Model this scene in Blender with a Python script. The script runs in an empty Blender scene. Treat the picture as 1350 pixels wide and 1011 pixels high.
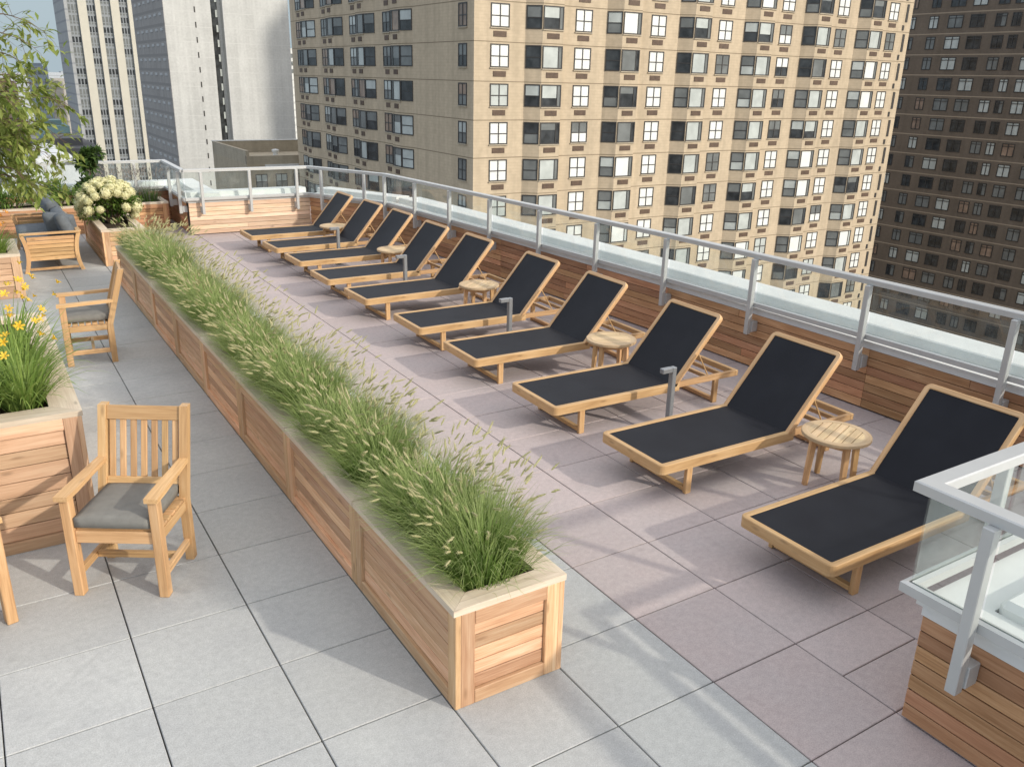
import bpy, math, random
from mathutils import Vector, Matrix
random.seed(7)
U = random.uniform
scene = bpy.context.scene
COL = scene.collection
PI = math.pi

# ------------------------------------------------------------------ mesh builder
def _unit_box():
    """24-vert chamfered box: for each corner three points, faces oriented outward."""
    vs = []; idx = {}
    for sx in (-1, 1):
        for sy in (-1, 1):
            for sz in (-1, 1):
                for a in range(3):
                    idx[(sx, sy, sz, a)] = len(vs); vs.append((sx, sy, sz, a))
    fs = []
    for a in range(3):
        b, c = (a + 1) % 3, (a + 2) % 3
        for s in (-1, 1):
            loop = []
            for (p, r) in ((-1, -1), (1, -1), (1, 1), (-1, 1)):
                k = [0, 0, 0]; k[a] = s; k[b] = p; k[c] = r
                loop.append(idx[(k[0], k[1], k[2], a)])
            fs.append(loop)
        for p in (-1, 1):              # edge quads along axis a
            for r in (-1, 1):
                q = []
                for s in (-1, 1):
                    k = [0, 0, 0]; k[a] = s; k[b] = p; k[c] = r
                    q.append((idx[(k[0], k[1], k[2], b)], idx[(k[0], k[1], k[2], c)]))
                fs.append([q[0][0], q[0][1], q[1][1], q[1][0]])
    for sx in (-1, 1):
        for sy in (-1, 1):
            for sz in (-1, 1):
                fs.append([idx[(sx, sy, sz, a)] for a in range(3)])
    def P(v):
        return Vector([v[i] * (1.0 if i == v[3] else 0.9) for i in range(3)])
    out = []
    for f in fs:
        p = [P(vs[i]) for i in f]
        n = (p[1] - p[0]).cross(p[2] - p[0])
        c = sum(p, Vector()) / len(p)
        out.append(f if n.dot(c) > 0 else f[::-1])
    return vs, out
_BV, _BF = _unit_box()
_SB = [(-1,-1,-1),(1,-1,-1),(1,1,-1),(-1,1,-1),(-1,-1,1),(1,-1,1),(1,1,1),(-1,1,1)]
_SF = [(0,3,2,1),(4,5,6,7),(0,1,5,4),(1,2,6,5),(2,3,7,6),(3,0,4,7)]

class MB:
    def __init__(s):
        s.v = []; s.f = []; s.m = []; s.wc = []; s.rn = []
        s.M = Matrix.Identity(4)
    def add(s, vs, fs, mi=0, wc=None, rn=None):
        o = len(s.v)
        rn = random.random() if rn is None else rn
        M = s.M
        for i, p in enumerate(vs):
            p = Vector(p)
            s.v.append(M @ p)
            s.wc.append(tuple(wc[i]) if wc else tuple(p))
            s.rn.append(rn)
        for f in fs:
            s.f.append([o + i for i in f]); s.m.append(mi)
    def box(s, c, size, rot=None, ch=0.003, mi=0, ax=None, rn=None):
        h = [d / 2 for d in size]
        if ax is None: ax = max(range(3), key=lambda i: size[i])
        perm = [ax, (ax + 1) % 3, (ax + 2) % 3]
        off = (U(0, 50), U(0, 50), U(0, 50))
        vs = []; wc = []
        c = Vector(c)
        if ch <= 0:
            base = [[k[i] * h[i] for i in range(3)] for k in _SB]; F = _SF
        else:
            ch = min(ch, min(h) * 0.6)
            base = [[v[i] * (h[i] if i == v[3] else h[i] - ch) for i in range(3)] for v in _BV]; F = _BF
        for b in base:
            wc.append([b[perm[i]] + off[i] for i in range(3)])
            p = Vector(b)
            if rot is not None: p = rot @ p
            vs.append(c + p)
        s.add(vs, F, mi, wc, rn)
    def bar(s, p0, p1, w, t, up=(0, 0, 1), ch=0.003, mi=0, rn=None):
        """box from p0 to p1; w = width sideways, t = thickness along up."""
        p0 = Vector(p0); p1 = Vector(p1); d = p1 - p0; L = d.length
        if L < 1e-6: return
        x = d / L; u = Vector(up)
        y = u.cross(x)
        if y.length < 1e-5: y = Vector((0, 1, 0)).cross(x)
        y.normalize(); z = x.cross(y)
        R = Matrix((x, y, z)).transposed()
        s.box((p0 + p1) / 2, (L, w, t), R, ch, mi, 0, rn)
    def tube(s, pts, r, n=6, mi=0, cap=True):
        pts = [Vector(p) for p in pts]
        rs = r if isinstance(r, (list, tuple)) else [r] * len(pts)
        vs = []; fs = []; wc = []
        L = 0; off = U(0, 50)
        for i, p in enumerate(pts):
            t = (pts[min(i + 1, len(pts) - 1)] - pts[max(i - 1, 0)]).normalized()
            a = Vector((0, 0, 1)) if abs(t.z) < 0.9 else Vector((1, 0, 0))
            x = a.cross(t).normalized(); y = t.cross(x)
            if i: L += (p - pts[i - 1]).length
            for k in range(n):
                th = 2 * PI * k / n
                vs.append(p + (x * math.cos(th) + y * math.sin(th)) * rs[i])
                wc.append((L + off, rs[i] * math.cos(th), rs[i] * math.sin(th)))
        for i in range(len(pts) - 1):
            for k in range(n):
                fs.append((i * n + k, i * n + (k + 1) % n, (i + 1) * n + (k + 1) % n, (i + 1) * n + k))
        if cap:
            fs.append(tuple(range(n))[::-1]); fs.append(tuple((len(pts) - 1) * n + k for k in range(n)))
        s.add(vs, fs, mi, wc)
    def lathe(s, prof, n=24, mi=0, c=(0, 0, 0)):
        vs = []; fs = []
        for (r, z) in prof:
            for k in range(n):
                th = 2 * PI * k / n
                vs.append((c[0] + r * math.cos(th), c[1] + r * math.sin(th), c[2] + z))
        for i in range(len(prof) - 1):
            for k in range(n):
                fs.append((i * n + k, i * n + (k + 1) % n, (i + 1) * n + (k + 1) % n, (i + 1) * n + k))
        s.add(vs, fs, mi)
    def sweep(s, path, prof, mi=0, closed=True):
        """profile of (offset to the left of travel, z) swept with mitred corners along a flat path"""
        n = len(path); vs = []; fs = []; wc = []; L = 0
        for i, p in enumerate(path):
            p = Vector((p[0], p[1], p[2] if len(p) > 2 else 0))
            q0 = Vector((*path[max(i - 1, 0)][:2], 0)); q1 = Vector((*path[min(i + 1, n - 1)][:2], 0)); pf = Vector((p.x, p.y, 0))
            d0 = (pf - q0).normalized() if i else (q1 - pf).normalized()
            d1 = (q1 - pf).normalized() if i < n - 1 else d0
            n0 = Vector((-d0.y, d0.x, 0)); n1 = Vector((-d1.y, d1.x, 0))
            b = (n0 + n1).normalized(); k = 1 / max(0.3, b.dot(n0))
            if i: L += (pf - q0).length
            for (o, z) in prof:
                vs.append(p + b * (o * k) + Vector((0, 0, z))); wc.append((L, o, z))
        m = len(prof)
        for i in range(n - 1):
            for j in range(m if closed else m - 1):
                fs.append((i * m + j, i * m + (j + 1) % m, (i + 1) * m + (j + 1) % m, (i + 1) * m + j))
        if closed:
            fs.append(tuple(range(m))[::-1]); fs.append(tuple((n - 1) * m + j for j in range(m)))
        s.add(vs, fs, mi, wc)
    def mesh(s, name, mats, smooth=False):
        me = bpy.data.meshes.new(name)
        me.from_pydata([tuple(p) for p in s.v], [], s.f)
        for m in (mats if isinstance(mats, (list, tuple)) else [mats]): me.materials.append(m)
        me.polygons.foreach_set('material_index', s.m)
        if smooth: me.polygons.foreach_set('use_smooth', [True] * len(s.f))
        a = me.attributes.new('wc', 'FLOAT_VECTOR', 'POINT'); a.data.foreach_set('vector', [c for w in s.wc for c in w])
        a = me.attributes.new('rn', 'FLOAT', 'POINT'); a.data.foreach_set('value', s.rn)
        me.update()
        return me
    def build(s, name, mats, parent=None, smooth=False, fix=False):
        me = s.mesh(name, mats, smooth)
        if fix:
            import bmesh
            b = bmesh.new(); b.from_mesh(me); bmesh.ops.recalc_face_normals(b, faces=b.faces); b.to_mesh(me); b.free()
        return link(name, me, parent)

def link(name, me, parent=None):
    o = bpy.data.objects.new(name, me); COL.objects.link(o)
    if parent is not None: o.parent = parent
    return o
def tag(o, label=None, cat=None, group=None, kind=None):
    if label: o['label'] = label
    if cat: o['category'] = cat
    if group: o['group'] = group
    if kind: o['kind'] = kind
    return o
def thing(name, label, cat, loc=(0, 0, 0), rz=0, group=None):
    o = bpy.data.objects.new(name, None); COL.objects.link(o)
    o.location = loc; o.rotation_euler = (0, 0, rz)
    return tag(o, label, cat, group)
def kids(o): return [c for c in COL.objects if c.parent == o]
def copy_tree(o, parent=None):
    c = o.copy(); COL.objects.link(c)
    if parent is not None: c.parent = parent
    for ch in kids(o): copy_tree(ch, c)
    return c
def dup(o, loc, rz, label, group=None):
    c = copy_tree(o); c.location = loc; c.rotation_euler = (0, 0, rz); c['label'] = label
    if group: c['group'] = group
    return c

# ------------------------------------------------------------------ materials
def nt(name):
    m = bpy.data.materials.new(name); m.use_nodes = True
    t = m.node_tree; b = t.nodes['Principled BSDF']
    return m, t, b
def N(t, kind, **kw):
    n = t.nodes.new(kind)
    for k, v in kw.items():
        if k in n.inputs: n.inputs[k].default_value = v
        else: setattr(n, k, v)
    return n
def L(t, a, b): t.links.new(a, b)
def ramp(t, fac, stops):
    r = t.nodes.new('ShaderNodeValToRGB')
    e = r.color_ramp.elements
    while len(e) > 1: e.remove(e[0])
    e[0].position = stops[0][0]; e[0].color = (*stops[0][1], 1)
    for p, c in stops[1:]:
        k = e.new(p); k.color = (*c, 1)
    L(t, fac, r.inputs[0]); return r.outputs[0]
def mixc(t, fac, a, b, mode='MIX'):
    n = t.nodes.new('ShaderNodeMix'); n.data_type = 'RGBA'; n.blend_type = mode
    for sock, val in ((n.inputs[0], fac), (n.inputs[6], a), (n.inputs[7], b)):
        if hasattr(val, 'is_linked'): L(t, val, sock)
        elif isinstance(val, (int, float)): sock.default_value = val
        else: sock.default_value = (*val, 1)
    return n.outputs[2]
def mul(t, a, b, op='MULTIPLY'):
    n = t.nodes.new('ShaderNodeMath'); n.operation = op
    for s, v in ((n.inputs[0], a), (n.inputs[1], b)):
        if hasattr(v, 'is_linked'): L(t, v, s)
        else: s.default_value = v
    return n.outputs[0]
def attr(t, name): 
    n = t.nodes.new('ShaderNodeAttribute'); n.attribute_name = name; return n
def bump(t, b, h, strength=0.3, dist=0.002):
    n = N(t, 'ShaderNodeBump', Strength=strength, Distance=dist)
    L(t, h, n.inputs['Height']); L(t, n.outputs[0], b.inputs['Normal'])

def wood(name, lo, mid, hi, rough=0.6, tone=0.5, stain=None):
    m, t, b = nt(name)
    w = attr(t, 'wc'); r = attr(t, 'rn')
    mp = N(t, 'ShaderNodeMapping'); mp.inputs['Scale'].default_value = (2.2, 26, 26); L(t, w.outputs['Vector'], mp.inputs[0])
    n1 = N(t, 'ShaderNodeTexNoise', Scale=1.0, Detail=5.0, Roughness=0.6, Distortion=0.6); L(t, mp.outputs[0], n1.inputs['Vector'])
    mp2 = N(t, 'ShaderNodeMapping'); mp2.inputs['Scale'].default_value = (5, 150, 150); L(t, w.outputs['Vector'], mp2.inputs[0])
    n2 = N(t, 'ShaderNodeTexNoise', Scale=1.0, Detail=3.0); L(t, mp2.outputs[0], n2.inputs['Vector'])
    f = mul(t, mul(t, n1.outputs[0], 0.62), mul(t, n2.outputs[0], 0.38), 'ADD')
    c = ramp(t, f, [(0.3, lo), (0.5, mid), (0.68, hi)])
    # board to board tone and hue
    hs = t.nodes.new('ShaderNodeHueSaturation')
    L(t, c, hs.inputs['Color'])
    v = N(t, 'ShaderNodeMapRange'); v.inputs[3].default_value = 1 - tone * 0.55; v.inputs[4].default_value = 1 + tone * 0.45
    L(t, r.outputs['Fac'], v.inputs[0]); L(t, v.outputs[0], hs.inputs['Value'])
    h = N(t, 'ShaderNodeMapRange'); h.inputs[3].default_value = 0.5 - 0.018 * tone; h.inputs[4].default_value = 0.5 + 0.012 * tone
    fr = mul(t, mul(t, r.outputs['Fac'], 7.31), 0.0, 'FRACT')
    L(t, fr, h.inputs[0]); L(t, h.outputs[0], hs.inputs['Hue'])
    out = hs.outputs[0]
    # knots and fine splits
    mk = N(t, 'ShaderNodeMapping'); mk.inputs['Scale'].default_value = (3.2, 11, 11); L(t, w.outputs['Vector'], mk.inputs[0])
    vk = N(t, 'ShaderNodeTexVoronoi', Scale=1.0); L(t, mk.outputs[0], vk.inputs['Vector'])
    out = mixc(t, mul(t, ramp(t, vk.outputs[0], [(0.05, (1, 1, 1)), (0.15, (0, 0, 0))]), 0.55), out, tuple(x * 0.45 for x in lo))
    ms = N(t, 'ShaderNodeMapping'); ms.inputs['Scale'].default_value = (1.1, 60, 60); L(t, w.outputs['Vector'], ms.inputs[0])
    ns = N(t, 'ShaderNodeTexNoise', Scale=1.0, Detail=2.0); L(t, ms.outputs[0], ns.inputs['Vector'])
    out = mixc(t, mul(t, ramp(t, ns.outputs[0], [(0.68, (0, 0, 0)), (0.74, (1, 1, 1))]), 0.4), out, tuple(x * 0.6 for x in lo))
    # weathered blotches in world space
    g = t.nodes.new('ShaderNodeNewGeometry')
    n3 = N(t, 'ShaderNodeTexNoise', Scale=2.3, Detail=4.0); L(t, g.outputs['Position'], n3.inputs['Vector'])
    f3 = ramp(t, n3.outputs[0], [(0.42, (0, 0, 0)), (0.7, (1, 1, 1))])
    out = mixc(t, mul(t, f3, 0.35), out, stain or tuple(x * 0.8 for x in mid))
    L(t, out, b.inputs['Base Color'])
    b.inputs['Roughness'].default_value = rough
    b.inputs['Specular IOR Level'].default_value = 0.35
    bump(t, b, f, 0.25, 0.002)
    return m

def plain(name, col, rough=0.5, metal=0.0, var=0.08, scale=6.0, spec=0.5, bmp=0.0, bscale=200.0):
    m, t, b = nt(name)
    g = t.nodes.new('ShaderNodeNewGeometry')
    n = N(t, 'ShaderNodeTexNoise', Scale=scale, Detail=5.0, Roughness=0.6); L(t, g.outputs['Position'], n.inputs['Vector'])
    c = ramp(t, n.outputs[0], [(0.3, tuple(x * (1 - var) for x in col)), (0.7, tuple(min(1, x * (1 + var)) for x in col))])
    L(t, c, b.inputs['Base Color'])
    b.inputs['Roughness'].default_value = rough; b.inputs['Metallic'].default_value = metal
    b.inputs['Specular IOR Level'].default_value = spec
    if bmp:
        n2 = N(t, 'ShaderNodeTexNoise', Scale=bscale, Detail=2.0); L(t, g.outputs['Position'], n2.inputs['Vector'])
        bump(t, b, n2.outputs[0], bmp, 0.003)
    return m

def paver(name, col, tint):
    m, t, b = nt(name)
    g = t.nodes.new('ShaderNodeNewGeometry'); r = attr(t, 'rn')
    n1 = N(t, 'ShaderNodeTexNoise', Scale=160.0, Detail=3.0, Roughness=0.7); L(t, g.outputs['Position'], n1.inputs['Vector'])
    n2 = N(t, 'ShaderNodeTexNoise', Scale=1.7, Detail=5.0, Roughness=0.65); L(t, g.outputs['Position'], n2.inputs['Vector'])
    n4 = N(t, 'ShaderNodeTexNoise', Scale=26.0, Detail=4.0, Roughness=0.7); L(t, g.outputs['Position'], n4.inputs['Vector'])
    v = N(t, 'ShaderNodeTexVoronoi', Scale=260.0); L(t, g.outputs['Position'], v.inputs['Vector'])
    base = mixc(t, r.outputs['Fac'], tuple(x * 0.90 for x in col), tuple(x * 1.06 for x in col))
    c = mixc(t, ramp(t, n2.outputs[0], [(0.35, (0, 0, 0)), (0.72, (1, 1, 1))]), base, tint)
    c = mixc(t, 1.0, c, ramp(t, n4.outputs[0], [(0.25, (0.86, 0.86, 0.86)), (0.75, (1.08, 1.08, 1.08))]), 'MULTIPLY')
    c = mixc(t, 1.0, c, ramp(t, n1.outputs[0], [(0.3, (0.78, 0.78, 0.78)), (0.7, (1.14, 1.14, 1.14))]), 'MULTIPLY')
    c = mixc(t, mul(t, ramp(t, v.outputs[0], [(0.0, (1, 1, 1)), (0.16, (0, 0, 0))]), 0.35), c, tuple(x * 0.45 for x in col))
    n5 = N(t, 'ShaderNodeTexNoise', Scale=3.1, Detail=2.0, Distortion=1.5); L(t, g.outputs['Position'], n5.inputs['Vector'])
    c = mixc(t, ramp(t, n5.outputs[0], [(0.63, (0, 0, 0)), (0.78, (0.3, 0.3, 0.3))]), c, tuple(x * 0.6 for x in col))
    L(t, c, b.inputs['Base Color']); b.inputs['Roughness'].default_value = 0.85; b.inputs['Specular IOR Level'].default_value = 0.25
    bump(t, b, n1.outputs[0], 0.25, 0.002)
    return m

def leafm(name, a, bcol, trans=0.35, tip=None):
    m, t, b = nt(name)
    r = attr(t, 'rn'); w = attr(t, 'wc')
    c = ramp(t, r.outputs['Fac'], [(0.0, a), (1.0, bcol)])
    if tip:
        sx = t.nodes.new('ShaderNodeSeparateXYZ'); L(t, w.outputs['Vector'], sx.inputs[0])
        c = mixc(t, ramp(t, sx.outputs[0], [(0.45, (0, 0, 0)), (1.0, (1, 1, 1))]), c, tip)
    L(t, c, b.inputs['Base Color']); b.inputs['Roughness'].default_value = 0.55; b.inputs['Specular IOR Level'].default_value = 0.3
    tr = t.nodes.new('ShaderNodeBsdfTranslucent'); L(t, c, tr.inputs[0])
    mx = t.nodes.new('ShaderNodeMixShader'); mx.inputs[0].default_value = trans
    L(t, b.outputs[0], mx.inputs[1]); L(t, tr.outputs[0], mx.inputs[2])
    L(t, mx.outputs[0], t.nodes['Material Output'].inputs[0])
    return m

def glassm():
    m = bpy.data.materials.new('railing_glass'); m.use_nodes = True; t = m.node_tree; t.nodes.clear()
    o = t.nodes.new('ShaderNodeOutputMaterial')
    tr = N(t, 'ShaderNodeBsdfTransparent'); tr.inputs[0].default_value = (0.945, 0.965, 0.955, 1)
    gl = N(t, 'ShaderNodeBsdfGlossy', Roughness=0.02); gl.inputs[0].default_value = (0.9, 0.95, 0.95, 1)
    df = N(t, 'ShaderNodeBsdfDiffuse'); df.inputs[0].default_value = (0.75, 0.8, 0.79, 1)
    lw = N(t, 'ShaderNodeFresnel', IOR=1.5)
    m1 = t.nodes.new('ShaderNodeMixShader'); sg = t.nodes.new('ShaderNodeNewGeometry'); sn = N(t, 'ShaderNodeTexNoise', Scale=5.0, Detail=5.0, Distortion=0.8); L(t, sg.outputs['Position'], sn.inputs['Vector'])
    L(t, ramp(t, sn.outputs[0], [(0.35, (0.015,) * 3), (0.7, (0.06,) * 3)]), m1.inputs[0])
    L(t, tr.outputs[0], m1.inputs[1]); L(t, df.outputs[0], m1.inputs[2])
    gg = t.nodes.new('ShaderNodeNewGeometry')
    front = mul(t, 1.0, gg.outputs['Backfacing'], 'SUBTRACT')
    m2 = t.nodes.new('ShaderNodeMixShader'); L(t, mul(t, lw.outputs[0], front), m2.inputs[0]); L(t, m1.outputs[0], m2.inputs[1]); L(t, gl.outputs[0], m2.inputs[2])
    L(t, m2.outputs[0], o.inputs[0]); return m

def facade(name, col, z0, pitch, line=None, joint=0.06, var=0.08, streak=0.06, courses=True):
    """masonry wall: brick courses, soft streaks and a thin slab line once per storey"""
    m, t, b = nt(name)
    g = t.nodes.new('ShaderNodeNewGeometry')
    sx = t.nodes.new('ShaderNodeSeparateXYZ'); L(t, g.outputs['Position'], sx.inputs[0])
    n = N(t, 'ShaderNodeTexNoise', Scale=0.35, Detail=6.0, Roughness=0.6); L(t, g.outputs['Position'], n.inputs['Vector'])
    c = ramp(t, n.outputs[0], [(0.3, tuple(x * (1 - var) for x in col)), (0.7, tuple(x * (1 + var) for x in col))])
    mp = N(t, 'ShaderNodeMapping'); mp.inputs['Scale'].default_value = (1.3, 1.3, 0.05); L(t, g.outputs['Position'], mp.inputs[0])
    n2 = N(t, 'ShaderNodeTexNoise', Scale=1.0, Detail=4.0); L(t, mp.outputs[0], n2.inputs['Vector'])
    c = mixc(t, 1.0, c, ramp(t, n2.outputs[0], [(0.3, (1 - streak * 2,) * 3), (0.6, (1.03,) * 3)]), 'MULTIPLY')
    n6 = N(t, 'ShaderNodeTexNoise', Scale=2.6, Detail=3.0); L(t, g.outputs['Position'], n6.inputs['Vector'])
    c = mixc(t, 1.0, c, ramp(t, n6.outputs[0], [(0.3, (0.93,) * 3), (0.7, (1.06,) * 3)]), 'MULTIPLY')
    if line:
        zz = mul(t, mul(t, sx.outputs[2], -z0, 'ADD'), 1.0 / pitch)
        fn = t.nodes.new('ShaderNodeMath'); fn.operation = 'FRACT'; L(t, zz, fn.inputs[0])
        k = t.nodes.new('ShaderNodeMath'); k.operation = 'LESS_THAN'; L(t, fn.outputs[0], k.inputs[0]); k.inputs[1].default_value = joint / pitch
        c = mixc(t, k.outputs[0], c, line)
    if courses:
        fz = t.nodes.new('ShaderNodeMath'); fz.operation = 'FRACT'; L(t, mul(t, sx.outputs[2], 1 / 0.24), fz.inputs[0])
        k2 = t.nodes.new('ShaderNodeMath'); k2.operation = 'LESS_THAN'; L(t, fz.outputs[0], k2.inputs[0]); k2.inputs[1].default_value = 0.14
        c = mixc(t, mul(t, k2.outputs[0], 0.3), c, tuple(x * 0.75 for x in col))
    L(t, c, b.inputs['Base Color']); b.inputs['Roughness'].default_value = 0.9; b.inputs['Specular IOR Level'].default_value = 0.2
    return m

def pane(name, col, rough=0.15, spec=0.5, var=0.25, sc=0.9):
    m, t, b = nt(name)
    g = t.nodes.new('ShaderNodeNewGeometry')
    n = N(t, 'ShaderNodeTexNoise', Scale=sc, Detail=3.0); L(t, g.outputs['Position'], n.inputs['Vector'])
    c = ramp(t, n.outputs[0], [(0.35, tuple(x * (1 - var) for x in col)), (0.65, tuple(min(1, x * (1 + var)) for x in col))])
    L(t, c, b.inputs['Base Color']); b.inputs['Roughness'].default_value = rough; b.inputs['Specular IOR Level'].default_value = spec
    return m

TEAK = wood('teak', (0.40, 0.225, 0.10), (0.56, 0.345, 0.165), (0.67, 0.45, 0.245), 0.5, 0.35)
TEAKW = wood('silvering_teak', (0.44, 0.31, 0.17), (0.58, 0.43, 0.25), (0.68, 0.53, 0.33), 0.6, 0.35)
CEDAR = wood('cedar', (0.44, 0.24, 0.12), (0.62, 0.385, 0.215), (0.74, 0.53, 0.34), 0.62, 0.6)
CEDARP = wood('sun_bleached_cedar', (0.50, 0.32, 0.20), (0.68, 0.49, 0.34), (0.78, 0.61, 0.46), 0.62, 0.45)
CAPW = wood('weathered_cedar', (0.48, 0.39, 0.29), (0.60, 0.50, 0.385), (0.68, 0.59, 0.47), 0.75, 0.3, (0.58, 0.43, 0.29))
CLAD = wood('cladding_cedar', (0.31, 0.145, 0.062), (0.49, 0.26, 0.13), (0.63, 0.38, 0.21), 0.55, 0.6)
LILYBOX = wood('pale_cedar', (0.41, 0.25, 0.14), (0.56, 0.365, 0.225), (0.65, 0.46, 0.30), 0.62, 0.5)
DARKW = plain('shadow_gap', (0.03, 0.02, 0.015), 0.9)
ALU = plain('satin_aluminium', (0.50, 0.505, 0.495), 0.42, 0.3, 0.04, 5.0)
ALUD = plain('grey_aluminium', (0.26, 0.27, 0.28), 0.4, 0.4, 0.05, 8.0)
WHITE = plain('white_coping', (0.66, 0.668, 0.65), 0.55, 0.0, 0.05, 3.0)
GLASS = glassm()
SOIL = plain('soil', (0.05, 0.035, 0.025), 0.95, 0, 0.4, 40.0, 0.2, 0.6, 90.0)
CUSH = plain('grey_cushion_cloth', (0.20, 0.195, 0.178), 0.9, 0, 0.10, 14.0, 0.2, 0.2, 500.0)
CUSHB = plain('slate_cushion_cloth', (0.13, 0.145, 0.16), 0.9, 0, 0.12, 14.0, 0.2, 0.2, 500.0)
PAVG = paver('grey_paver', (0.49, 0.495, 0.48), (0.42, 0.425, 0.42))
PAVP = paver('pink_paver', (0.50, 0.42, 0.405), (0.45, 0.395, 0.385))
JOINT = plain('paver_joint', (0.17, 0.15, 0.145), 0.95)

def slingm():
    m, t, b = nt('black_sling_mesh')
    w = attr(t, 'wc')
    wv = N(t, 'ShaderNodeTexNoise', Scale=420.0, Detail=1.0); L(t, w.outputs['Vector'], wv.inputs['Vector'])
    g = t.nodes.new('ShaderNodeNewGeometry')
    n = N(t, 'ShaderNodeTexNoise', Scale=4.0, Detail=4.0); L(t, g.outputs['Position'], n.inputs['Vector'])
    c = ramp(t, n.outputs[0], [(0.3, (0.0075, 0.008, 0.012)), (0.75, (0.012, 0.013, 0.018))])
    c = mixc(t, 1.0, c, ramp(t, wv.outputs[0], [(0.35, (0.55,) * 3), (0.65, (1.4,) * 3)]), 'MULTIPLY')
    L(t, c, b.inputs['Base Color']); b.inputs['Roughness'].default_value = 0.6; b.inputs['Specular IOR Level'].default_value = 0.22
    bump(t, b, wv.outputs[0], 0.3, 0.001)
    return m
SLING = slingm()
BLADE = leafm('grass_blade', (0.14, 0.24, 0.05), (0.29, 0.40, 0.105), 0.42, (0.41, 0.46, 0.19))
SEED = leafm('grass_seed_head', (0.42, 0.41, 0.20), (0.58, 0.54, 0.31), 0.35)
LILY = leafm('daylily_leaf', (0.16, 0.26, 0.05), (0.32, 0.42, 0.11), 0.4)
PETAL = leafm('yellow_petal', (0.78, 0.48, 0.03), (0.86, 0.60, 0.08), 0.3)
PETALO = leafm('orange_petal', (0.70, 0.26, 0.03), (0.80, 0.36, 0.05), 0.3)
HYD = leafm('hydrangea_floret', (0.68, 0.66, 0.36), (0.84, 0.80, 0.55), 0.3)
LEAFG = leafm('green_leaf', (0.07, 0.14, 0.025), (0.17, 0.26, 0.05), 0.35)
LEAFY = leafm('light_leaf', (0.17, 0.24, 0.045), (0.38, 0.42, 0.12), 0.45)
LEAFD = leafm('dark_leaf', (0.035, 0.075, 0.018), (0.09, 0.15, 0.035), 0.25)
LAV = leafm('lavender_spike', (0.24, 0.22, 0.20), (0.38, 0.34, 0.30), 0.3)
BARK = plain('bark', (0.16, 0.11, 0.075), 0.9, 0, 0.3, 12.0, 0.2, 0.6, 40.0)

# ------------------------------------------------------------------ camera maths (only used to leave out windows nobody can see)
CAMP = Vector((0.27508, -3.01105, 2.83618))
CAMR = Matrix(((0.84799629, 0.16130413, -0.50485966), (-0.52950137, 0.29924044, -0.79377796), (0.02303476, 0.94044465, 0.33916554)))
def seen(p):
    d = CAMR.transposed() @ (Vector(p) - CAMP)
    if d.z >= -0.1: return None
    return (675 + 1116 * d.x / -d.z, 505.5 - 1116 * d.y / -d.z, -d.z)
def in_view(p, mar=25):
    s = seen(p)
    if not s: return False
    u, v, _ = s
    lim = 262 if u < 510 else 262 + (u - 510) * 0.34
    return -mar < u < 1350 + mar and -mar < v < lim

# ------------------------------------------------------------------ ground and deck
gp = MB(); gp.box((0, 200, -46.5), (3000, 3000, 1), ch=0)
tag(gp.build('ground', plain('city_ground', (0.13, 0.13, 0.125), 0.9, 0, 0.3, 0.05)), kind='structure')

T = 0.61
GAP = 0.0065
slab = MB(); slab.box((0.4, 5.0, -0.32), (13.4, 22.0, 0.5), ch=0)
tag(slab.build('terrace_base', JOINT), kind='structure')
gy = MB(); pk = MB()
def tile(mb, x0, x1, y0, y1):
    mb.box(((x0 + x1) / 2, (y0 + y1) / 2, -0.03 + U(-0.0008, 0.0008)), (x1 - x0 - GAP, y1 - y0 - GAP, 0.06), ch=0.0035)
for i in range(-9, 12):
    for j in range(-10, 26):
        x0, x1, y0, y1 = i * T, (i + 1) * T, j * T, (j + 1) * T
        if x0 < 3.04:
            tile(gy, x0, x1, y0, y1)
        elif i == 6 and j == -2:
            tile(pk, x0, x1, y0, y0 + T / 2); tile(pk, x0, x1, y0 + T / 2, y1)
        else:
            tile(pk, x0, x1, y0, y1)
tag(gy.build('paved_floor', PAVG), kind='structure')
tag(pk.build('rose_paved_floor', PAVP), kind='structure')

# ------------------------------------------------------------------ parapet walls and guard rails
WT = 0.565   # top of the cladding
RIGHT = [(7.03, -1.26), (7.02, 1.5), (6.99, 4.2), (6.83, 7.7), (6.72, 10.0), (6.64, 11.3)]
FARC = (5.80, 13.12)
RETC = (3.553, 13.15)
segn = len(RIGHT) - 1
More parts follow.
